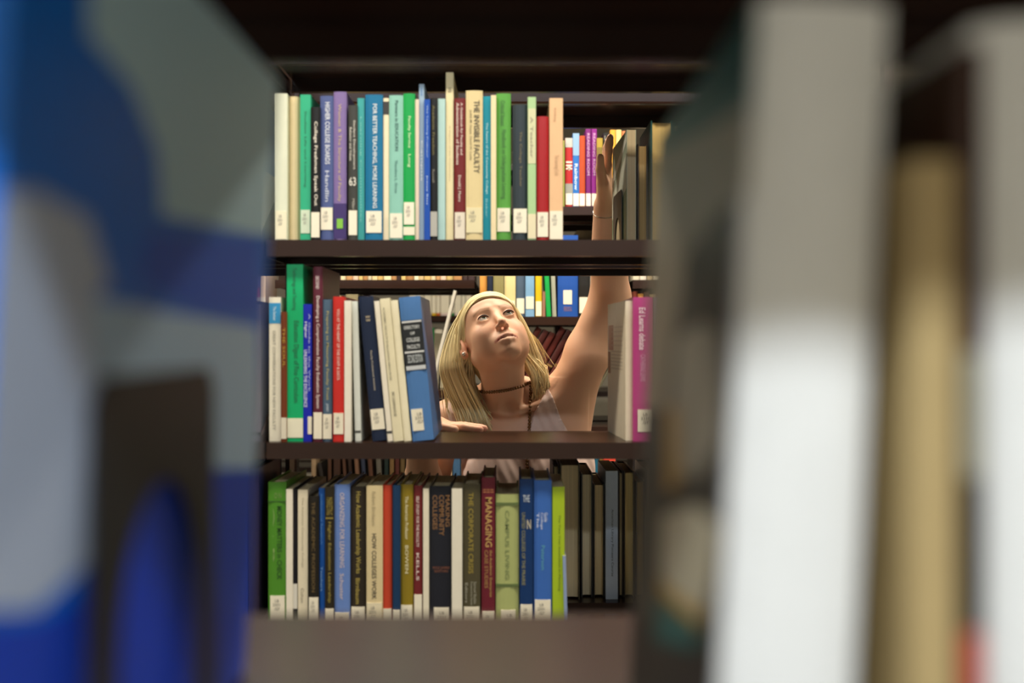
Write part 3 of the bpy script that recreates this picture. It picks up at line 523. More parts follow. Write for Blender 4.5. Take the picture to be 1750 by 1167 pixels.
def axis(segs):
    out = []
    for a, b, st in segs: out += list(np.arange(a, b - 1e-6, st))
    return np.array(out + [segs[-1][1]], dtype=np.float32)
class Field:
    def __init__(s, xs, ys, zs, v=.06):
        s.x, s.y, s.z = xs, ys, zs; s.d = np.full((len(xs), len(ys), len(zs)), v, np.float32)
    def sub(s, lo, hi, m):
        I = [slice(max(0, int(np.searchsorted(a, l - m)) - 1), min(len(a), int(np.searchsorted(a, h + m)) + 1)) for a, l, h in zip((s.x, s.y, s.z), lo, hi)]
        return tuple(I), s.x[I[0]][:, None, None], s.y[I[1]][None, :, None], s.z[I[2]][None, None, :]
    def op(s, lo, hi, fn, k, mode='u', m=.03):
        I, X, Y, Z = s.sub(lo, hi, m)
        if any(i.stop <= i.start for i in I): return
        e = fn(X, Y, Z).astype(np.float32); d = s.d[I]
        if mode == 'u':
            h = np.maximum(k - np.abs(d - e), 0) / k; s.d[I] = np.minimum(d, e) - h * h * k * .25
        else:
            e = -e; h = np.maximum(k - np.abs(d - e), 0) / k; s.d[I] = np.maximum(d, e) + h * h * k * .25
    def cap(s, a, b, ra, rb, k=.02, mode='u', flat=None):
        a, b = np.array(a[:]), np.array(b[:]); r = max(ra, rb); ab = b - a; L2 = max(float(ab @ ab), 1e-9)
        def fn(X, Y, Z):
            px, py, pz = X - a[0], Y - a[1], Z - a[2]
            t = np.clip((px * ab[0] + py * ab[1] + pz * ab[2]) / L2, 0, 1)
            return np.sqrt((px - t * ab[0]) ** 2 + (py - t * ab[1]) ** 2 + (pz - t * ab[2]) ** 2) - (ra + (rb - ra) * t)
        s.op(np.minimum(a, b) - r, np.maximum(a, b) + r, fn, k, mode)
    def ell(s, c, rad, M=None, k=.02, mode='u'):
        c = np.array(c[:]); rad = np.array(rad); M = np.eye(3) if M is None else np.array(M); ext = np.sqrt(((M * rad[:, None]) ** 2).sum(0))
        def fn(X, Y, Z):
            p = [X - c[0], Y - c[1], Z - c[2]]
            q = [(M[i, 0] * p[0] + M[i, 1] * p[1] + M[i, 2] * p[2]) for i in range(3)]
            k0 = np.sqrt(sum((q[i] / rad[i]) ** 2 for i in range(3))); k1 = np.sqrt(sum((q[i] / rad[i] ** 2) ** 2 for i in range(3))) + 1e-9
            return k0 * (k0 - 1) / k1
        s.op(c - ext, c + ext, fn, k, mode)
    # head-local versions
    def hcap(s, a, b, ra, rb, k=.01, mode='u'): s.cap(HL(*a), HL(*b), ra * HS, rb * HS, k, mode)
    def hell(s, c, rad, k=.01, mode='u'): s.ell(HL(*c), np.array(rad) * HS, HR, k, mode)
    def nets(s, name, d=None):
        d = s.d if d is None else d
        S = d < 0; nx, ny, nz = d.shape
        c = np.zeros((nx - 1, ny - 1, nz - 1), np.uint8)
        for i in (0, 1):
            for j in (0, 1):
                for l in (0, 1): c += S[i:nx - 1 + i, j:ny - 1 + j, l:nz - 1 + l]
        act = np.argwhere((c > 0) & (c < 8)); n = len(act)
        idx = np.full(c.shape, -1, np.int32); idx[tuple(act.T)] = np.arange(n)
        P = np.zeros((n, 3)); cnt = np.zeros(n); A = (s.x, s.y, s.z)
        for ax in range(3):
            o = [a for a in range(3) if a != ax]
            for u in (0, 1):
                for v in (0, 1):
                    i0 = act.copy(); i0[:, o[0]] += u; i0[:, o[1]] += v; i1 = i0.copy(); i1[:, ax] += 1
                    d0, d1 = d[tuple(i0.T)], d[tuple(i1.T)]; mk = (d0 < 0) != (d1 < 0)
                    t = np.where(mk, d0 / np.where(mk, d0 - d1, 1), 0)
                    for a in range(3):
                        p0, p1 = A[a][i0[:, a]], A[a][i1[:, a]]
                        P[:, a] += np.where(mk, p0 + (p1 - p0) * t, 0)
                    cnt += mk
        P /= np.maximum(cnt, 1)[:, None]
        Fc = []
        for ax in range(3):
            o = [a for a in range(3) if a != ax]
            sl0 = [slice(None)] * 3; sl1 = [slice(None)] * 3; sl0[ax] = slice(0, -1); sl1[ax] = slice(1, None)
            a0, a1 = S[tuple(sl0)], S[tuple(sl1)]
            e = np.argwhere(a0 != a1); ok = (e[:, o[0]] > 0) & (e[:, o[1]] > 0) & (e[:, o[0]] < d.shape[o[0]] - 1) & (e[:, o[1]] < d.shape[o[1]] - 1); e = e[ok]
            q = []
            for u, v in ((-1, -1), (0, -1), (0, 0), (-1, 0)):
                w = e.copy(); w[:, o[0]] += u; w[:, o[1]] += v; q.append(idx[tuple(w.T)])
            q = np.stack(q, 1); fl = a0[tuple(e.T)]
            if ax == 1: fl = ~fl
            q[~fl] = q[~fl][:, ::-1]; Fc.append(q)
        Fc = np.concatenate(Fc)
        me = bpy.data.meshes.new(name)
        me.vertices.add(n); me.vertices.foreach_set('co', P.astype(np.float32).ravel())
        me.loops.add(len(Fc) * 4); me.loops.foreach_set('vertex_index', Fc.astype(np.int32).ravel())
        me.polygons.add(len(Fc)); me.polygons.foreach_set('loop_start', np.arange(0, len(Fc) * 4, 4, dtype=np.int32))
        me.polygons.foreach_set('use_smooth', np.ones(len(Fc), bool))
        me.update(calc_edges=True); me.validate()
        return me, P

xs = axis([(-.29, -.215, .005), (-.215, .045, .0021), (.045, .165, .005), (.165, .245, .0025), (.245, .31, .005)])
ys = axis([(2.045, 2.22, .0028), (2.22, 2.43, .0021), (2.43, 2.56, .006)])
zs = axis([(.92, 1.295, .006), (1.295, 1.365, .0025), (1.365, 1.625, .0021), (1.625, 1.775, .005), (1.775, 1.96, .0025)])
B = Field(xs, ys, zs)
# torso first (it also shapes the top)
NB = W(864, 690, 2.405)
SL, EL, WL = W(966, 694, 2.40), W(1043, 508, 2.33), W(1035, 352, 2.19)
SR, ER, WR = W(752, 724, 2.38), Vector((-.205, 2.345, 1.095)), Vector((-.200, 2.150, 1.346))
B.ell((.025, 2.42, 1.20), (.145, .098, .17), k=.03)
B.ell((.03, 2.42, 1.02), (.135, .095, .16), k=.03)
B.cap((-.13, 2.40, 1.315), (.10, 2.405, 1.335), .048, .050, .05)
B.cap(NB + Vector((-.01, .02, .03)), (-.10, 2.41, 1.335), .040, .035, .05)
B.cap(NB + Vector((.01, .02, .03)), (.09, 2.415, 1.35), .040, .04, .05)
B.cap((.14, 2.41, 1.12), SL, .058, .056, .05)
for bx in (-.045, .105): B.ell((bx, 2.328, 1.185), (.066, .058, .062), k=.035)
B.cap((-.085, 2.335, 1.352), (-.015, 2.322, 1.338), .010, .008, .02)      # collar bones
B.cap((.085, 2.34, 1.36), (.018, 2.322, 1.338), .010, .008, .02)
# neck
B.cap(HL(0, -.024, -.080), NB + Vector((-.004, .0, -.02)), .046, .056, .02)
B.cap(HL(-.035, .0, -.075), (-.03, 2.335, 1.345), .018, .012, .025)        # neck muscles
B.cap(HL(.035, .0, -.075), (.004, 2.335, 1.345), .018, .012, .025)
B.ell((-.006, 2.312, 1.345), (.012, .010, .012), k=.02, mode='s')          # hollow of the throat
torso = B.d.copy()
# arms
B.cap(SL, W(1006, 600, 2.36), .061, .052, .04); B.cap(W(1006, 600, 2.36), EL, .053, .045, .02)
B.cap(EL, W(1040, 440, 2.27), .045, .042, .02); B.cap(W(1040, 440, 2.27), WL, .041, .0265, .02)
B.cap(SR, ER, .050, .042, .03); B.cap(ER, ER.lerp(WR, .35), .040, .040, .02); B.cap(ER.lerp(WR, .35), WR, .040, .024, .02)
# raised left hand: palm against the book cover, thumb towards the camera
pw = WL
mc = [(.2030, 2.128, 1.876), (.2035, 2.147, 1.880), (.2040, 2.165, 1.878), (.2050, 2.181, 1.870)]
for i, m in enumerate(mc):
    B.cap(pw + Vector((0, -.012 + .008 * i, .006)), m, .0135, .0105, .012)
pip = [(.2045, 2.112, 1.906), (.2035, 2.135, 1.915), (.205, 2.158, 1.913), (.207, 2.18, 1.900)]
tip = [(.2070, 2.097, 1.928), (.210, 2.126, 1.936), (.212, 2.150, 1.934), (.213, 2.176, 1.918)]
for i in range(4):
    B.cap(mc[i], pip[i], .0100, .0088, .005); B.cap(pip[i], Vector(pip[i]).lerp(Vector(tip[i]), .55), .0088, .0082, .003)
    B.cap(Vector(pip[i]).lerp(Vector(tip[i]), .55), tip[i], .0082, .0072, .003)
B.cap(pw + Vector((-.003, -.014, .008)), (.1945, 2.130, 1.840), .0165, .0135, .012)
B.cap((.1945, 2.130, 1.840), (.1870, 2.110, 1.866), .0120, .0098, .005); B.cap((.1870, 2.110, 1.866), (.1862, 2.098, 1.888), .0095, .0078, .003)
# resting right hand on the lower rear shelf
zh = D2 - .0254
mr = [(-.137, 2.086, zh + .0130), (-.133, 2.102, zh + .0138), (-.135, 2.117, zh + .0130), (-.142, 2.130, zh + .0120)]
tr = [(-.066, 2.066, zh + .0085), (-.058, 2.092, zh + .0085), (-.064, 2.114, zh + .0085), (-.078, 2.130, zh + .0082)]
for i in range(4):
    B.cap(WR + Vector((0, -.008 + .006 * i, 0)), mr[i], .0125, .0092, .008)
    md = Vector(mr[i]).lerp(Vector(tr[i]), .5) + Vector((0, 0, .0015))
    B.cap(mr[i], md, .0088, .0080, .003); B.cap(md, tr[i], .0084, .0074, .003)
B.cap(WR + Vector((.01, -.015, 0)), (-.155, 2.068, zh + .015), .0135, .0115, .01); B.cap((-.155, 2.068, zh + .015), (-.118, 2.060, zh + .0095), .0105, .0082, .004)
# head
B.hell((0, -.018, .025), (.072, .090, .078), .02)
B.hell((0, .028, -.012), (.0585, .058, .080), .03)
B.hell((0, .050, .035), (.055, .036, .045), .025)                          # forehead
for s in (-1, 1):
    B.hcap((s * .053, .000, -.052), (s * .013, .072, -.093), .013, .013, .025)   # jaw
    B.hell((s * .036, .056, -.032), (.026, .026, .026), .02); B.hell((s * .032, .044, -.064), (.027, .027, .028), .03)                 # cheek
    B.hcap((s * .012, .082, .021), (s * .040, .073, .022), .0065, .005, .014)   # brow
B.hell((0, .079, -.096), (.018, .017, .015), .018)                          # chin
B.hell((0, .024, -.070), (.034, .040, .016), .03)                           # under the chin
for s in (-1, 1):
    B.hell((s * .031, .099, .000), (.0165, .0165, .0105), .012, 's')             # eye socket
B.hcap((0, .086, .006), (0, .103, -.029), .0065, .0085, .012)               # nose bridge
B.hell((0, .1045, -.033), (.0085, .0095, .0082), .007)
for s in (-1, 1): B.hell((s * .0105, .0955, -.037), (.0060, .0080, .0062), .005)
B.hell((0, .080, -.067), (.027, .020, .022), .016)                          # muzzle
for s in (-1, 1):
    B.hell((s * .031, .0755, .0), (.0150, .0150, .0125), .004)                  # lids
    B.hell((s * .0312, .0905, -.0006), (.0136, .0095, .0053), .0022, 's')       # opening
    B.hell((s * .0064, .1005, -.0440), (.0030, .0055, .0046), .002, 's')        # nostrils
# lips
LU = [(-.0225, .0850, -.0695), (-.012, .0950, -.0660), (-.003, .0985, -.0645), (.003, .0985, -.0645), (.012, .0950, -.0660), (.0225, .0850, -.0695)]
LD = [(-.0215, .0835, -.0715), (-.011, .0935, -.0760), (0, .0965, -.0775), (.011, .0935, -.0760), (.0215, .0835, -.0715)]
for Lp, r in ((LU, (.0026, .0052, .0057, .0057, .0052, .0026)), (LD, (.0026, .0060, .0074, .0060, .0026))):
    for i in range(len(Lp) - 1): B.hcap(Lp[i], Lp[i + 1], r[i], r[i + 1], .004)
ML = [(-.0215, .0900, -.0702), (-.012, .0995, -.0702), (0, .1035, -.0708), (.012, .0995, -.0702), (.0215, .0900, -.0702)]
for i in range(4): B.hcap(ML[i], ML[i + 1], .0012, .0012, .0015, 's')
# ears
for s in (-1, 1):
    B.hell((s * .0760, -.006, -.010), (.0085, .0185, .031), .006)
    B.hell((s * .0845, .000, -.006), (.0065, .0095, .0175), .004, 's')
    B.hell((s * .0770, .004, -.037), (.0060, .0075, .009), .004)
me, P = B.nets('body')
# skin colours: lips, brows, cheeks, ear
lo = (P - np.array(HT[:])) @ HR.T / HS
def segd(p, pts):
    best = np.full(len(p), 9.0)
    for a, b in zip(pts[:-1], pts[1:]):
        a, b = np.array(a), np.array(b); ab = b - a; t = np.clip(((p - a) @ ab) / (ab @ ab), 0, 1)
        best = np.minimum(best, np.linalg.norm(p - a - t[:, None] * ab, axis=1))
    return best
base = np.array(srgb('E6B595')); colr = np.tile(base, (len(P), 1))
def blend(mask, h):
    global colr
    mask = np.clip(mask, 0, 1)[:, None]; colr = colr * (1 - mask) + np.array(srgb(h)) * mask
inface = (lo[:, 1] > .03) & (np.abs(lo[:, 0]) < .08) & (np.abs(lo[:, 2]) < .13)
for s in (-1, 1):
    blend(inface * np.exp(-((lo[:, 0] - s * .042) ** 2 + (lo[:, 2] + .035) ** 2) / .020 ** 2) * .22, 'E08F78')
    dd = segd(lo, [(s * .013, .09, .0195), (s * .030, .086, .0245), (s * .047, .070, .0185)])
    blend(inface * np.clip((.0058 - dd) / .003, 0, 1) * .0, '9A6A48')
    bz = .0195 + .0055 * np.clip((np.abs(lo[:, 0]) - .013) / .018, 0, 1) - .008 * np.clip((np.abs(lo[:, 0]) - .031) / .017, 0, 1)
    blend(inface * (lo[:, 0] * s > .011) * (lo[:, 0] * s < .049) * np.clip((.0034 - np.abs(lo[:, 2] - bz)) / .002, 0, 1) * .42, '8E6440')
blend(inface * np.clip((.0072 - np.minimum(segd(lo, LU), segd(lo, LD))) / .0022, 0, 1) * .9, 'B85C5A')
blend(inface * np.exp(-((lo[:, 0]) ** 2 / .012 ** 2 + (lo[:, 2] + .036) ** 2 / .012 ** 2)) * .2, 'DC8A72')
blend((np.abs(lo[:, 0]) > .069) * (np.abs(lo[:, 2] + .005) < .04) * (np.abs(lo[:, 1]) < .03) * .35, 'D88468')
for tp in tr: blend(np.clip((.016 - np.linalg.norm(P - np.array(tp), axis=1)) / .008, 0, 1) * .35, 'DC8070')
ca = me.color_attributes.new('skin', 'FLOAT_COLOR', 'POINT')
ca.data.foreach_set('color', np.concatenate([colr, np.ones((len(P), 1))], 1).astype(np.float32).ravel())
SK = mat('skin', 'E6B595', .46, sss=.12, spec=.4, bump=.05, nscale=350)
va = SK.node_tree.nodes.new('ShaderNodeVertexColor'); va.layer_name = 'skin'
SK.node_tree.links.new(va.outputs[0], SK.node_tree.nodes['Principled BSDF'].inputs['Base Color'])
woman = thing('person', 'blonde woman in a pale pink tank top reaching up to a book, hand on shelf', 'person', (.03, 2.42, 0))
OFF = -Vector(woman.location)
def own(o): o.location = OFF; return o
own(obj('body', me, SK, woman))

# pale pink tank top: the torso a little grown, cut to the garment's outline
def px_poly(L, Y=2.32): return np.array([((x - 875) / F * Y, CZ + (583.5 - y) / F * Y) for x, y in L])
TP = px_poly([(763, 690), (774, 690), (782, 712), (792, 738), (806, 760), (830, 776), (858, 782), (884, 780), (898, 766), (905, 738), (913, 706), (928, 678), (937, 664),
              (944, 676), (959, 716), (975, 745), (992, 770), (1060, 800), (1060, 1050), (700, 1050), (700, 850), (786, 800), (783, 770), (772, 738), (762, 706)])
X2, Z2 = np.meshgrid(xs, zs, indexing='ij')
pd = np.full(X2.shape, 9.0); ins = np.zeros(X2.shape, bool)
for (ax_, az_), (bx_, bz_) in zip(TP, np.roll(TP, -1, 0)):
    ex, ez = bx_ - ax_, bz_ - az_
    t_ = np.clip(((X2 - ax_) * ex + (Z2 - az_) * ez) / (ex * ex + ez * ez), 0, 1)
    pd = np.minimum(pd, np.hypot(X2 - ax_ - t_ * ex, Z2 - az_ - t_ * ez))
    cr = ((az_ > Z2) != (bz_ > Z2)); ins ^= cr & (X2 < ax_ + (Z2 - az_) / (ez if ez else 1e-9) * ex)
pd = np.where(ins, -pd, pd)
fold = .0012 * np.sin(X2 * 260 + (Z2 - 1.3) * 120)                         # soft gathers
td = np.maximum(np.maximum(B.d - (.0045 + fold[:, None, :].astype(np.float32)), pd[:, None, :].astype(np.float32)), torso - .018)
me, P2 = B.nets('tank_top', td)
TANK = mat('tank_fabric', 'EBCFC4', .8, noise=.05, nscale=120, bump=.1)
own(obj('tank_top', me, TANK, woman))

# trousers and shoes (hidden behind the shelves)
J = Field(axis([(-.2, .26, .009)]), axis([(2.2, 2.6, .009)]), axis([(.02, 1.02, .009)]))
J.ell((.03, 2.42, .90), (.165, .115, .13), k=.03)
for s in (-1, 1):
    J.cap((.03 + s * .085, 2.42, .86), (.03 + s * .085, 2.41, .47), .088, .056, .04); J.cap((.03 + s * .085, 2.41, .47), (.03 + s * .09, 2.43, .07), .056, .045, .03)
me, _ = J.nets('trousers'); own(obj('trousers', me, mat('denim', '2A3248', .85, noise=.2, nscale=200), woman))
for s in (-1, 1):
    S_ = Field(axis([(-.2, .26, .007)]), axis([(2.2, 2.6, .007)]), axis([(-.02, .2, .007)]))
    S_.cap((.03 + s * .09, 2.45, .04), (.03 + s * .105, 2.27, .03), .038, .03, .02); S_.cap((.03 + s * .09, 2.44, .05), (.03 + s * .09, 2.43, .12), .038, .046, .02)
    sd = np.maximum(S_.d, -(S_.z - .002)[None, None, :])
    me, _ = S_.nets('shoe', sd); own(obj('shoe', me, mat('shoe_leather', '241C18', .5), woman))

# eyes, lashes
for s in (-1, 1):
    c = HL(s * .031, .0755, 0)
    bm = bmesh.new(); bmesh.ops.create_uvsphere(bm, u_segments=28, v_segments=20, radius=.0123)
    me = bpy.data.meshes.new('eyeball'); bm.to_mesh(me); bm.free()
    e = obj('eyeball', me, None, woman, smooth=True)
    look = (HL(s * .031 + .005, .10, .0085) - c).normalized()
    e.rotation_euler = look.to_track_quat('Z', 'Y').to_euler(); e.location = c + OFF
    if 'eye' not in MATS:
        m = mat('eye', 'E8E2DA', .12); nt = m.node_tree
        tc = nt.nodes.new('ShaderNodeTexCoord'); sx = nt.nodes.new('ShaderNodeSeparateXYZ'); cr_ = nt.nodes.new('ShaderNodeValToRGB'); mr_ = nt.nodes.new('ShaderNodeMapRange')
        nt.links.new(tc.outputs['Object'], sx.inputs[0]); nt.links.new(sx.outputs[2], mr_.inputs[0])
        mr_.inputs[1].default_value = .0095; mr_.inputs[2].default_value = .0123; nt.links.new(mr_.outputs[0], cr_.inputs[0])
        el = cr_.color_ramp.elements; el[0].position = .30; el[0].color = (*srgb('CFC4BA'), 1); el[1].position = .36; el[1].color = (*srgb('2E322A'), 1)
        for p_, h__ in ((.62, '565E4C'), (.80, '3E4438'), (.85, '0A0A0A')):
            n_ = el.new(p_); n_.color = (*srgb(h__), 1)
        nt.links.new(cr_.outputs[0], nt.nodes['Principled BSDF'].inputs['Base Color'])
    me.materials.append(MATS['eye'])
    pts = [HL(s * .031 + .0134 * math.cos(a), .0755 + .0140 - .0055 * abs(math.cos(a)) ** 2, .0062 * math.sin(a) - .0003) for a in [math.pi * (i / 12) for i in range(13)]]
    own(obj('eyelashes', tube('eyelashes', pts, [.0007 + .0011 * math.sin(math.pi * i / 12) for i in range(13)], 6), mat('lash', '2A1C16', .6), woman))
    if s < 0:
        bm = bmesh.new(); bmesh.ops.create_icosphere(bm, subdivisions=2, radius=.0048); me = bpy.data.meshes.new('earring'); bm.to_mesh(me); bm.free()
        e = obj('earring', me, mat('earring', 'D8D4CC', .15, metal=.6), woman, smooth=True); e.location = HL(-.0825, .010, -.037) + OFF; e['label'] = 'small pale stud earring'

# ---- hair: a cap over the skull and many flat locks that fall past the face
rh = random.Random(3)
Hc = Field(axis([(-.19, .07, .003)]), axis([(2.22, 2.50, .003)]), axis([(1.40, 1.65, .003)]))
Hc.hell((0, -.022, .024), (.0765, .0940, .0790), .01)
Hc.hcap((0, -.055, -.01), (0, -.070, -.075), .055, .04, .03)
Hc.hell((0, .082, -.044), (.0655, .085, .089), .008, 's')
for s in (-1, 1): Hc.hell((s * .088, .004, -.016), (.026, .026, .040), .008, 's')
capm, PC = Hc.nets('hair')
HV = [tuple(p) for p in PC]; HF = [list(p.vertices) for p in capm.polygons]; HC = [1.0] * len(HV)
def catmull(pts, n):
    out = []; P_ = [pts[0]] + list(pts) + [pts[-1]]
    for i in range(1, len(P_) - 2):
        a, b, c, d_ = [np.array(q, float) for q in P_[i - 1:i + 3]]
        for k in range(n):
            t = k / n; out.append(.5 * (2 * b + (c - a) * t + (2 * a - 5 * b + 4 * c - d_) * t * t + (3 * b - a - 3 * c + d_) * t ** 3))
    out.append(np.array(pts[-1], float)); return out
def lock(path, w, tone, flat=.45):
    N = len(path); n0 = len(HV); n = 5
    for i, p in enumerate(path):
        a, b = path[max(0, i - 1)], path[min(N - 1, i + 1)]
        t = Vector(b - a).normalized(); s = t.cross(Vector((0, -1, .15))).normalized(); u = s.cross(t)
        f = i / (N - 1); r = w * (min(1, .35 + f * 4) * (1 - .75 * max(0, (f - .55) / .45)))
        for k in range(n):
            an = 2 * math.pi * k / n; q = Vector(p) + s * math.cos(an) * r + u * math.sin(an) * r * flat
            HV.append(tuple(q)); HC.append(tone)
    for i in range(N - 1):
        HF.extend([[n0 + i * n + k, n0 + i * n + (k + 1) % n, n0 + (i + 1) * n + (k + 1) % n, n0 + (i + 1) * n + k] for k in range(n)])
    HF.append([n0 + (N - 1) * n + k for k in range(n)])
from mathutils.bvhtree import BVHTree
bodyme = [c for c in woman.children if c.name.startswith('body')][0].data
tree = BVHTree.FromPolygons([v.co for v in bodyme.vertices], [p.vertices for p in bodyme.polygons])
def sheet(outer, inner, count, w, jx=.004, jy=.006, lmin=.75, snap=0):
    o = [W(*q) for q in outer]; i_ = [W(*q) for q in inner]
    for c in range(count):
        a = rh.random(); dep = rh.uniform(-1, 1); cut = rh.uniform(lmin, 1.0)
        pts = []
        for q0, q1 in zip(o, i_):
            p = q0.lerp(q1, a); pts.append(p)
        n = len(pts); ph, am = rh.uniform(0, 6), rh.uniform(.3, 1)
        g = []
        for k, p in enumerate(pts):
            f = k / (n - 1); g.append((p.x + am * jx * math.sin(ph + f * 3) * f, p.y + dep * jy * (.3 + f), p.z + am * .002 * math.sin(ph * 2 + f * 5)))
        if snap:                                                          # lie on the head, not inside it
            for k in range(n):
                q = Vector(g[k]); o_ = HL(0, -.01, .0); hit = tree.ray_cast(o_ + (q - o_).normalized() * .135, (o_ - q).normalized())
                if hit[0] is not None and (hit[0] - o_).length + snap > (q - o_).length: g[k] = tuple(o_ + (q - o_).normalized() * ((hit[0] - o_).length + snap + rh.uniform(0, .002)))
        path = catmull(g, 5); path = path[:max(8, int(len(path) * cut))]
        lock(path, w * rh.uniform(.6, 1.3), rh.choice([.72, .85, 1, 1, 1.1, 1.18]))
# locks that follow the skull from the parting
def skull(s, f, u, g=-.001):
    q = np.array([s, f + .022, u - .026]); r = np.array([.0770 + g, .0945 + g, .0815 + g]); l = np.linalg.norm(q / r); q = q / l
    return HL(q[0], q[1] - .022, q[2] + .026)
for k in range(150):                                                     # image-left side of the parting, down behind the ear
    f0 = rh.uniform(-.06, .084); u0 = .11
    st = skull(.014 + rh.uniform(-.003, .003), f0, u0)
    f1 = f0 * .75 - .006
    mids = [skull(-.030, f0 * .95, .100), skull(-.062, f1, .065), skull(-.080, min(f1 - .012, .016), .02), skull(-.074, min(f1 - .03, -.022), -.03)]
    end = W(rh.uniform(764, 812), 652, rh.uniform(2.315, 2.37)); end2 = W(rh.uniform(784, 842), rh.uniform(705, 742), rh.uniform(2.30, 2.33))
    lock(catmull([st] + mids + [end, end2], 4), rh.uniform(.0022, .0042), rh.choice([.75, .88, 1, 1.08, 1.16]))
for k in range(110):
    f0 = rh.uniform(-.06, .078)
    st = skull(.014, f0, .11); f1 = f0 * .8 - .010
    mids = [skull(.045, f0 * .95, .092), skull(.070, f1, .055), skull(.080, f1 - .015, .01), skull(.078, f1 - .03, -.04)]
    end = W(rh.uniform(905, 936), rh.uniform(625, 645), rh.uniform(2.34, 2.40)); end2 = W(rh.uniform(908, 944), rh.uniform(665, 702), rh.uniform(2.33, 2.37))
    lock(catmull([st] + mids + [end, end2], 4), rh.uniform(.002, .0038), rh.choice([.72, .85, 1, 1.08, 1.15]))
# curtain at the left, in front of the shoulder
sheet([(812, 512, 2.345), (782, 545, 2.335), (763, 585, 2.33), (753, 630, 2.325), (765, 672, 2.315), (780, 706, 2.305), (788, 744, 2.295)],
      [(820, 512, 2.315), (797, 545, 2.300), (790, 585, 2.305), (793, 630, 2.315), (812, 672, 2.305), (828, 706, 2.295), (842, 742, 2.285)], 260, .0028)
sheet([(884, 528, 2.36), (896, 552, 2.36), (912, 585, 2.36), (928, 620, 2.36), (938, 655, 2.355), (944, 695, 2.35)],
      [(878, 532, 2.35), (890, 556, 2.345), (900, 588, 2.35), (906, 622, 2.35), (911, 655, 2.345), (914, 684, 2.335)], 150, .0026)
# swoop across the top of the forehead, from the parting to the left temple
sheet([(874, 522, 2.330), (856, 509, 2.325), (832, 506, 2.322), (806, 517, 2.322), (784, 542, 2.325), (772, 580, 2.325), (768, 625, 2.320)],
      [(871, 526, 2.310), (855, 513, 2.296), (836, 512, 2.290), (816, 522, 2.288), (800, 546, 2.290), (794, 580, 2.298), (788, 625, 2.310)], 150, .0020, jx=.005, jy=.004, lmin=.8, snap=.0012)
sheet([(852, 508, 2.330), (872, 517, 2.335), (888, 536, 2.345), (902, 562, 2.352), (916, 592, 2.356), (930, 625, 2.356)],
      [(862, 518, 2.305), (873, 527, 2.305), (882, 543, 2.315), (893, 566, 2.33), (902, 592, 2.345), (908, 625, 2.350)], 90, .0022, jx=.002, jy=.003, lmin=.85, snap=.0012)
for k in range(26):                                                      # flyaway hairs
    x = rh.uniform(885, 920); lock(catmull([W(x, 545 + (x - 885), 2.36), W(x + 14, 565 + (x - 885) * 1.1, 2.36), W(x + rh.uniform(18, 34), 590 + (x - 885) * 1.2, 2.36)], 5), .0005, 1.1)
    x = rh.uniform(752, 764); y = rh.uniform(640, 670); lock(catmull([W(x, y, 2.32), W(x + 3, y + 25, 2.32), W(x + rh.uniform(2, 12), y + rh.uniform(40, 60), 2.31)], 5), .0006, 1.0)
hm = mesh('hair', HV, HF)
for p in hm.polygons: p.use_smooth = True
ca = hm.color_attributes.new('tone', 'FLOAT_COLOR', 'POINT')
hb_ = np.array(srgb('F0DCA6')); tn = np.array(HC)[:, None]
ca.data.foreach_set('color', np.concatenate([np.clip(hb_ * tn, 0, 1), np.ones((len(HC), 1))], 1).astype(np.float32).ravel())
HM = mat('blonde_hair', 'F0DCA6', .34, spec=.5, coat=.1)
va = HM.node_tree.nodes.new('ShaderNodeVertexColor'); va.layer_name = 'tone'
HM.node_tree.links.new(va.outputs[0], HM.node_tree.nodes['Principled BSDF'].inputs['Base Color'])
h_ = own(obj('hair', hm, HM, woman)); h_['label'] = 'straight blonde shoulder-length hair'

# ---- necklace: a bead choker with a long bead strand
def beads(name, pts, r, parent, label):
    bm = bmesh.new()
    for p in pts:
        bmesh.ops.create_icosphere(bm, subdivisions=1, radius=r, matrix=Matrix.Translation(p))
    me = bpy.data.meshes.new(name); bm.to_mesh(me); bm.free()
    o = own(obj(name, me, mat('wood_bead', '7A5026', .25, coat=.4, noise=.75, nscale=260), parent, smooth=True)); o['label'] = label; o['kind'] = 'stuff'; return o
top_me = [c for c in woman.children if c.name.startswith('tank')][0].data
tree2 = BVHTree.FromPolygons([v.co for v in top_me.vertices], [p.vertices for p in top_me.polygons])
def front(px, py, lift):
    o = Vector((0, 0, CZ)); d_ = (W(px, py, 1) - o).normalized(); best = None
    for tr_ in (tree, tree2):
        hit = tr_.ray_cast(o, d_)
        if hit[0] is not None and (best is None or hit[3] < best[1]): best = (hit[0] + hit[1].normalized() * lift * (1 if hit[1].y < 0 else -1), hit[3])
    return best[0] if best else None
pts = []
for i in range(23):
    f = i / 22; x = 821 + 88 * f; y = 669 + 9 * math.sin(math.pi * f * .55) - 25 * f ** 1.35
    p = front(x, y, .002)
    if p is not None: pts.append(p)
beads('choker', pts, .0043, woman, 'brown bead choker')
pts = []
for i in range(34):
    f = i / 33; p = front(907.5 - 8 * f, 655 + 190 * f, .003)
    if p is not None: pts.append(p)
beads('long_necklace', pts, .0048, woman, 'long strand of brown beads hanging down her chest')
wc = WL.lerp(EL, .06); wd_ = (EL - WL).normalized(); sa = wd_.orthogonal().normalized(); sb = wd_.cross(sa)
own(obj('bracelet', tube('bracelet', [wc + (sa * math.cos(a) + sb * math.sin(a)) * .0285 for a in [2 * math.pi * i / 24 for i in range(24)]], .0011, 6, True), mat('silver', 'B8B0A4', .2, metal=1), woman))

# ------------------------------------------------------------------ nearest stack: out-of-focus books
GA = 'books on the nearest shelf'
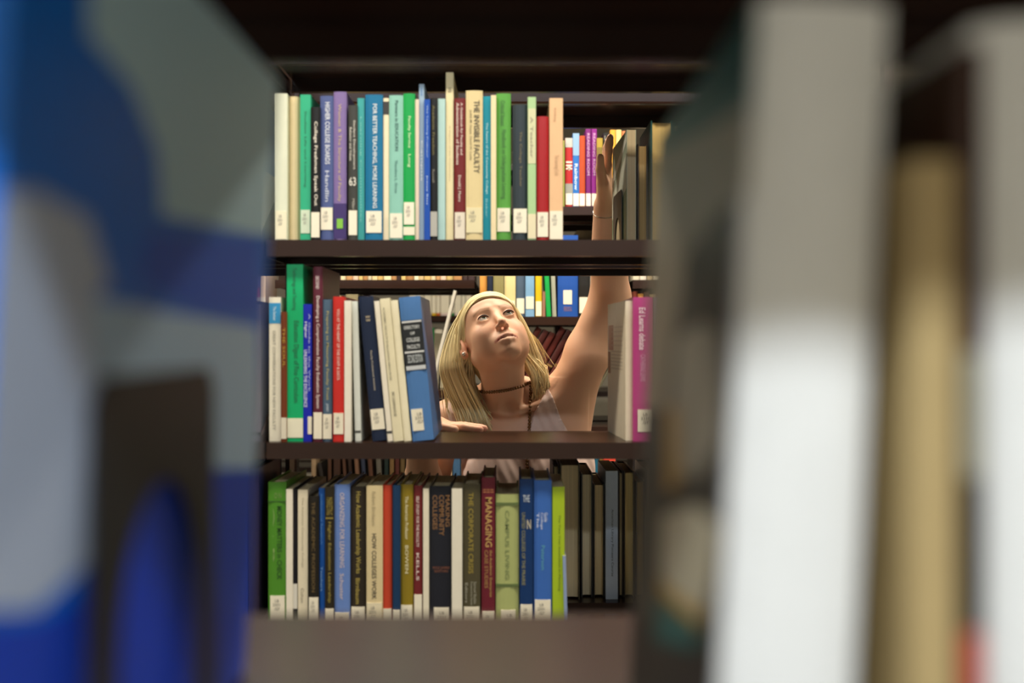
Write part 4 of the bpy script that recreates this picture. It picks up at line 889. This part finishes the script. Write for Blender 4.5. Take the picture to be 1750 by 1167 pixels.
# large blue book, cover towards the opening
lean_b = 3.4; Yb0, Yb1 = .235, .50
hb = .298; wb = .026
xr = -.1350
bl = book('book', 'large out-of-focus blue book with light blue and white cover, black bookend against it', GA, wb, hb, Yb1 - Yb0,
          (xr - wb / 2, Yb0, DA + math.sin(R(lean_b)) * wb / 2 + .0003), '0878EA', (0, R(lean_b), 0), rough=.35)
bpy.context.view_layer.update()
def on_cover(t, xl, px, py):
    """where the sight line through a picture point meets the cover side of a book, in the book's own y, z"""
    M = t.matrix_basis; Mi = M.inverted()
    o = Mi @ Vector((0, 0, CZ)); q = Mi @ W(px, py, 1.0); dvec = q - o
    s = (xl - o.x) / dvec.x; p = o + dvec * s
    return (p.y, p.z)
def clip_poly(pts, y0, y1, z0, z1):
    for ax, lim, sg in ((0, y0, 1), (0, y1, -1), (1, z0, 1), (1, z1, -1)):
        out = []
        for i in range(len(pts)):
            a, b = pts[i - 1], pts[i]; ia, ib = sg * (a[ax] - lim) >= 0, sg * (b[ax] - lim) >= 0
            if ia != ib:
                k = (lim - a[ax]) / (b[ax] - a[ax]); out.append((a[0] + k * (b[0] - a[0]), a[1] + k * (b[1] - a[1])))
            if ib: out.append(b)
        pts = out
        if not pts: break
    return pts
def prints(t, xl, d, h, L):
    for i, (pts, c) in enumerate(L):
        q = clip_poly([on_cover(t, xl, *p) for p in pts], .001, d - .0005, .001, h - .0005)
        if len(q) > 2: cover_poly(t, xl, q, c, .0002 + .00008 * i)
prints(bl, wb / 2, Yb1 - Yb0, hb, [
    ([(150, -300), (600, -300), (600, 420), (420, 398), (275, 368), (268, 260), (225, 150), (150, 60)], 'C4ECFF'),
    ([(250, 400), (440, 408), (440, 535), (340, 530), (240, 480)], '0660E0'),
    ([(110, 500), (300, 535), (440, 560), (445, 800), (350, 800), (345, 690), (110, 690)], 'BCDCFA'),
    ([(-300, 320), (60, 325), (150, 370), (185, 480), (150, 520), (165, 720), (150, 960), (60, 1040), (-300, 1060)], 'C4D2EA'),
    ([(-300, 1075), (60, 1060), (120, 1030), (150, 960), (180, 805), (445, 805), (445, 1400), (-300, 1400)], '0A44CC')])
bookend('black steel bookend with arched cut-out against the large blue book', (xr + .0108, .354, DA + .0003), (0, 0, 0), .120, .156, .082, .118)
# pile behind the blue book, hidden mostly
book('book', 'dark blue book pressed behind the large blue book', GA, .03, .27, .2, (xr - wb - .0175, .26, DA + .0015), '16307A', (0, R(3.4), 0))

# thick illustrated book on the right
wr, hr, dr = .0375, .262, .195
yr0 = .278
rb = book('book', 'thick out-of-focus book with white spine and dark illustrated cover', GA, wr, hr, dr,
          (.0555 + wr / 2, yr0, DA + math.sin(R(3)) * wr / 2 + .0003), 'E2E2DE', (0, R(3), 0), rough=.4, bow=.004, pages='E0DCD0')
bpy.context.view_layer.update()
prints(rb, -wr / 2, dr, hr, [
    ([(1000, -300), (1292, -300), (1210, 1500), (1000, 1500)], '1C180E'),
    ([(1000, -300), (1310, -300), (1310, 210), (1130, 300), (1000, 340)], '1E5A56'),
    ([(1000, 300), (1140, 258), (1300, 170), (1300, 320), (1230, 360), (1175, 440), (1155, 560), (1140, 700), (1000, 700)], 'A89A80'),
    ([(1160, 580), (1200, 550), (1240, 570), (1245, 640), (1230, 760), (1190, 820), (1155, 800), (1150, 700)], 'B4AC94'),
    ([(1140, 700), (1160, 690), (1165, 830), (1140, 840)], 'B88E3A'),
    ([(1135, 880), (1190, 860), (1240, 900), (1225, 1000), (1205, 1055), (1150, 1010), (1130, 980)], 'C8BC9C'),
    ([(1128, 985), (1160, 1015), (1205, 1050), (1200, 1075), (1130, 1015)], 'B8923A'),
    ([(1125, 1020), (1200, 1078), (1195, 1110), (1120, 1095)], '0E5A54')])
xx = .1065
book('book', 'tan out-of-focus book beside the thick white-spined one', GA, .0132, .216, .17, (xx + .0075, .268, DA + .0003), 'B0996A', (0, 0, 0))
book('book', 'narrow dark brown out-of-focus book with grey and red bands', GA, .0062, .247, .18, (xx + .0185, .270, DA + .0003), '3A1E10', (0, 0, 0), hard=False,
     bands=[(.001, .088, 'A83222'), (.088, .130, '1C1408'), (.130, .164, '8A8672')])
book('book', 'white out-of-focus book at the edge of the nearest shelf', GA, .028, .254, .19, (xx + .0370, .270, DA + .0003), 'E0E0DC', (0, R(-.8), 0), bow=.005)
book('book', 'ivory book beyond the white one on the nearest shelf', GA, .03, .24, .19, (xx + .070, .270, DA + .0003), 'D8CDB4', (0, 0, 0))
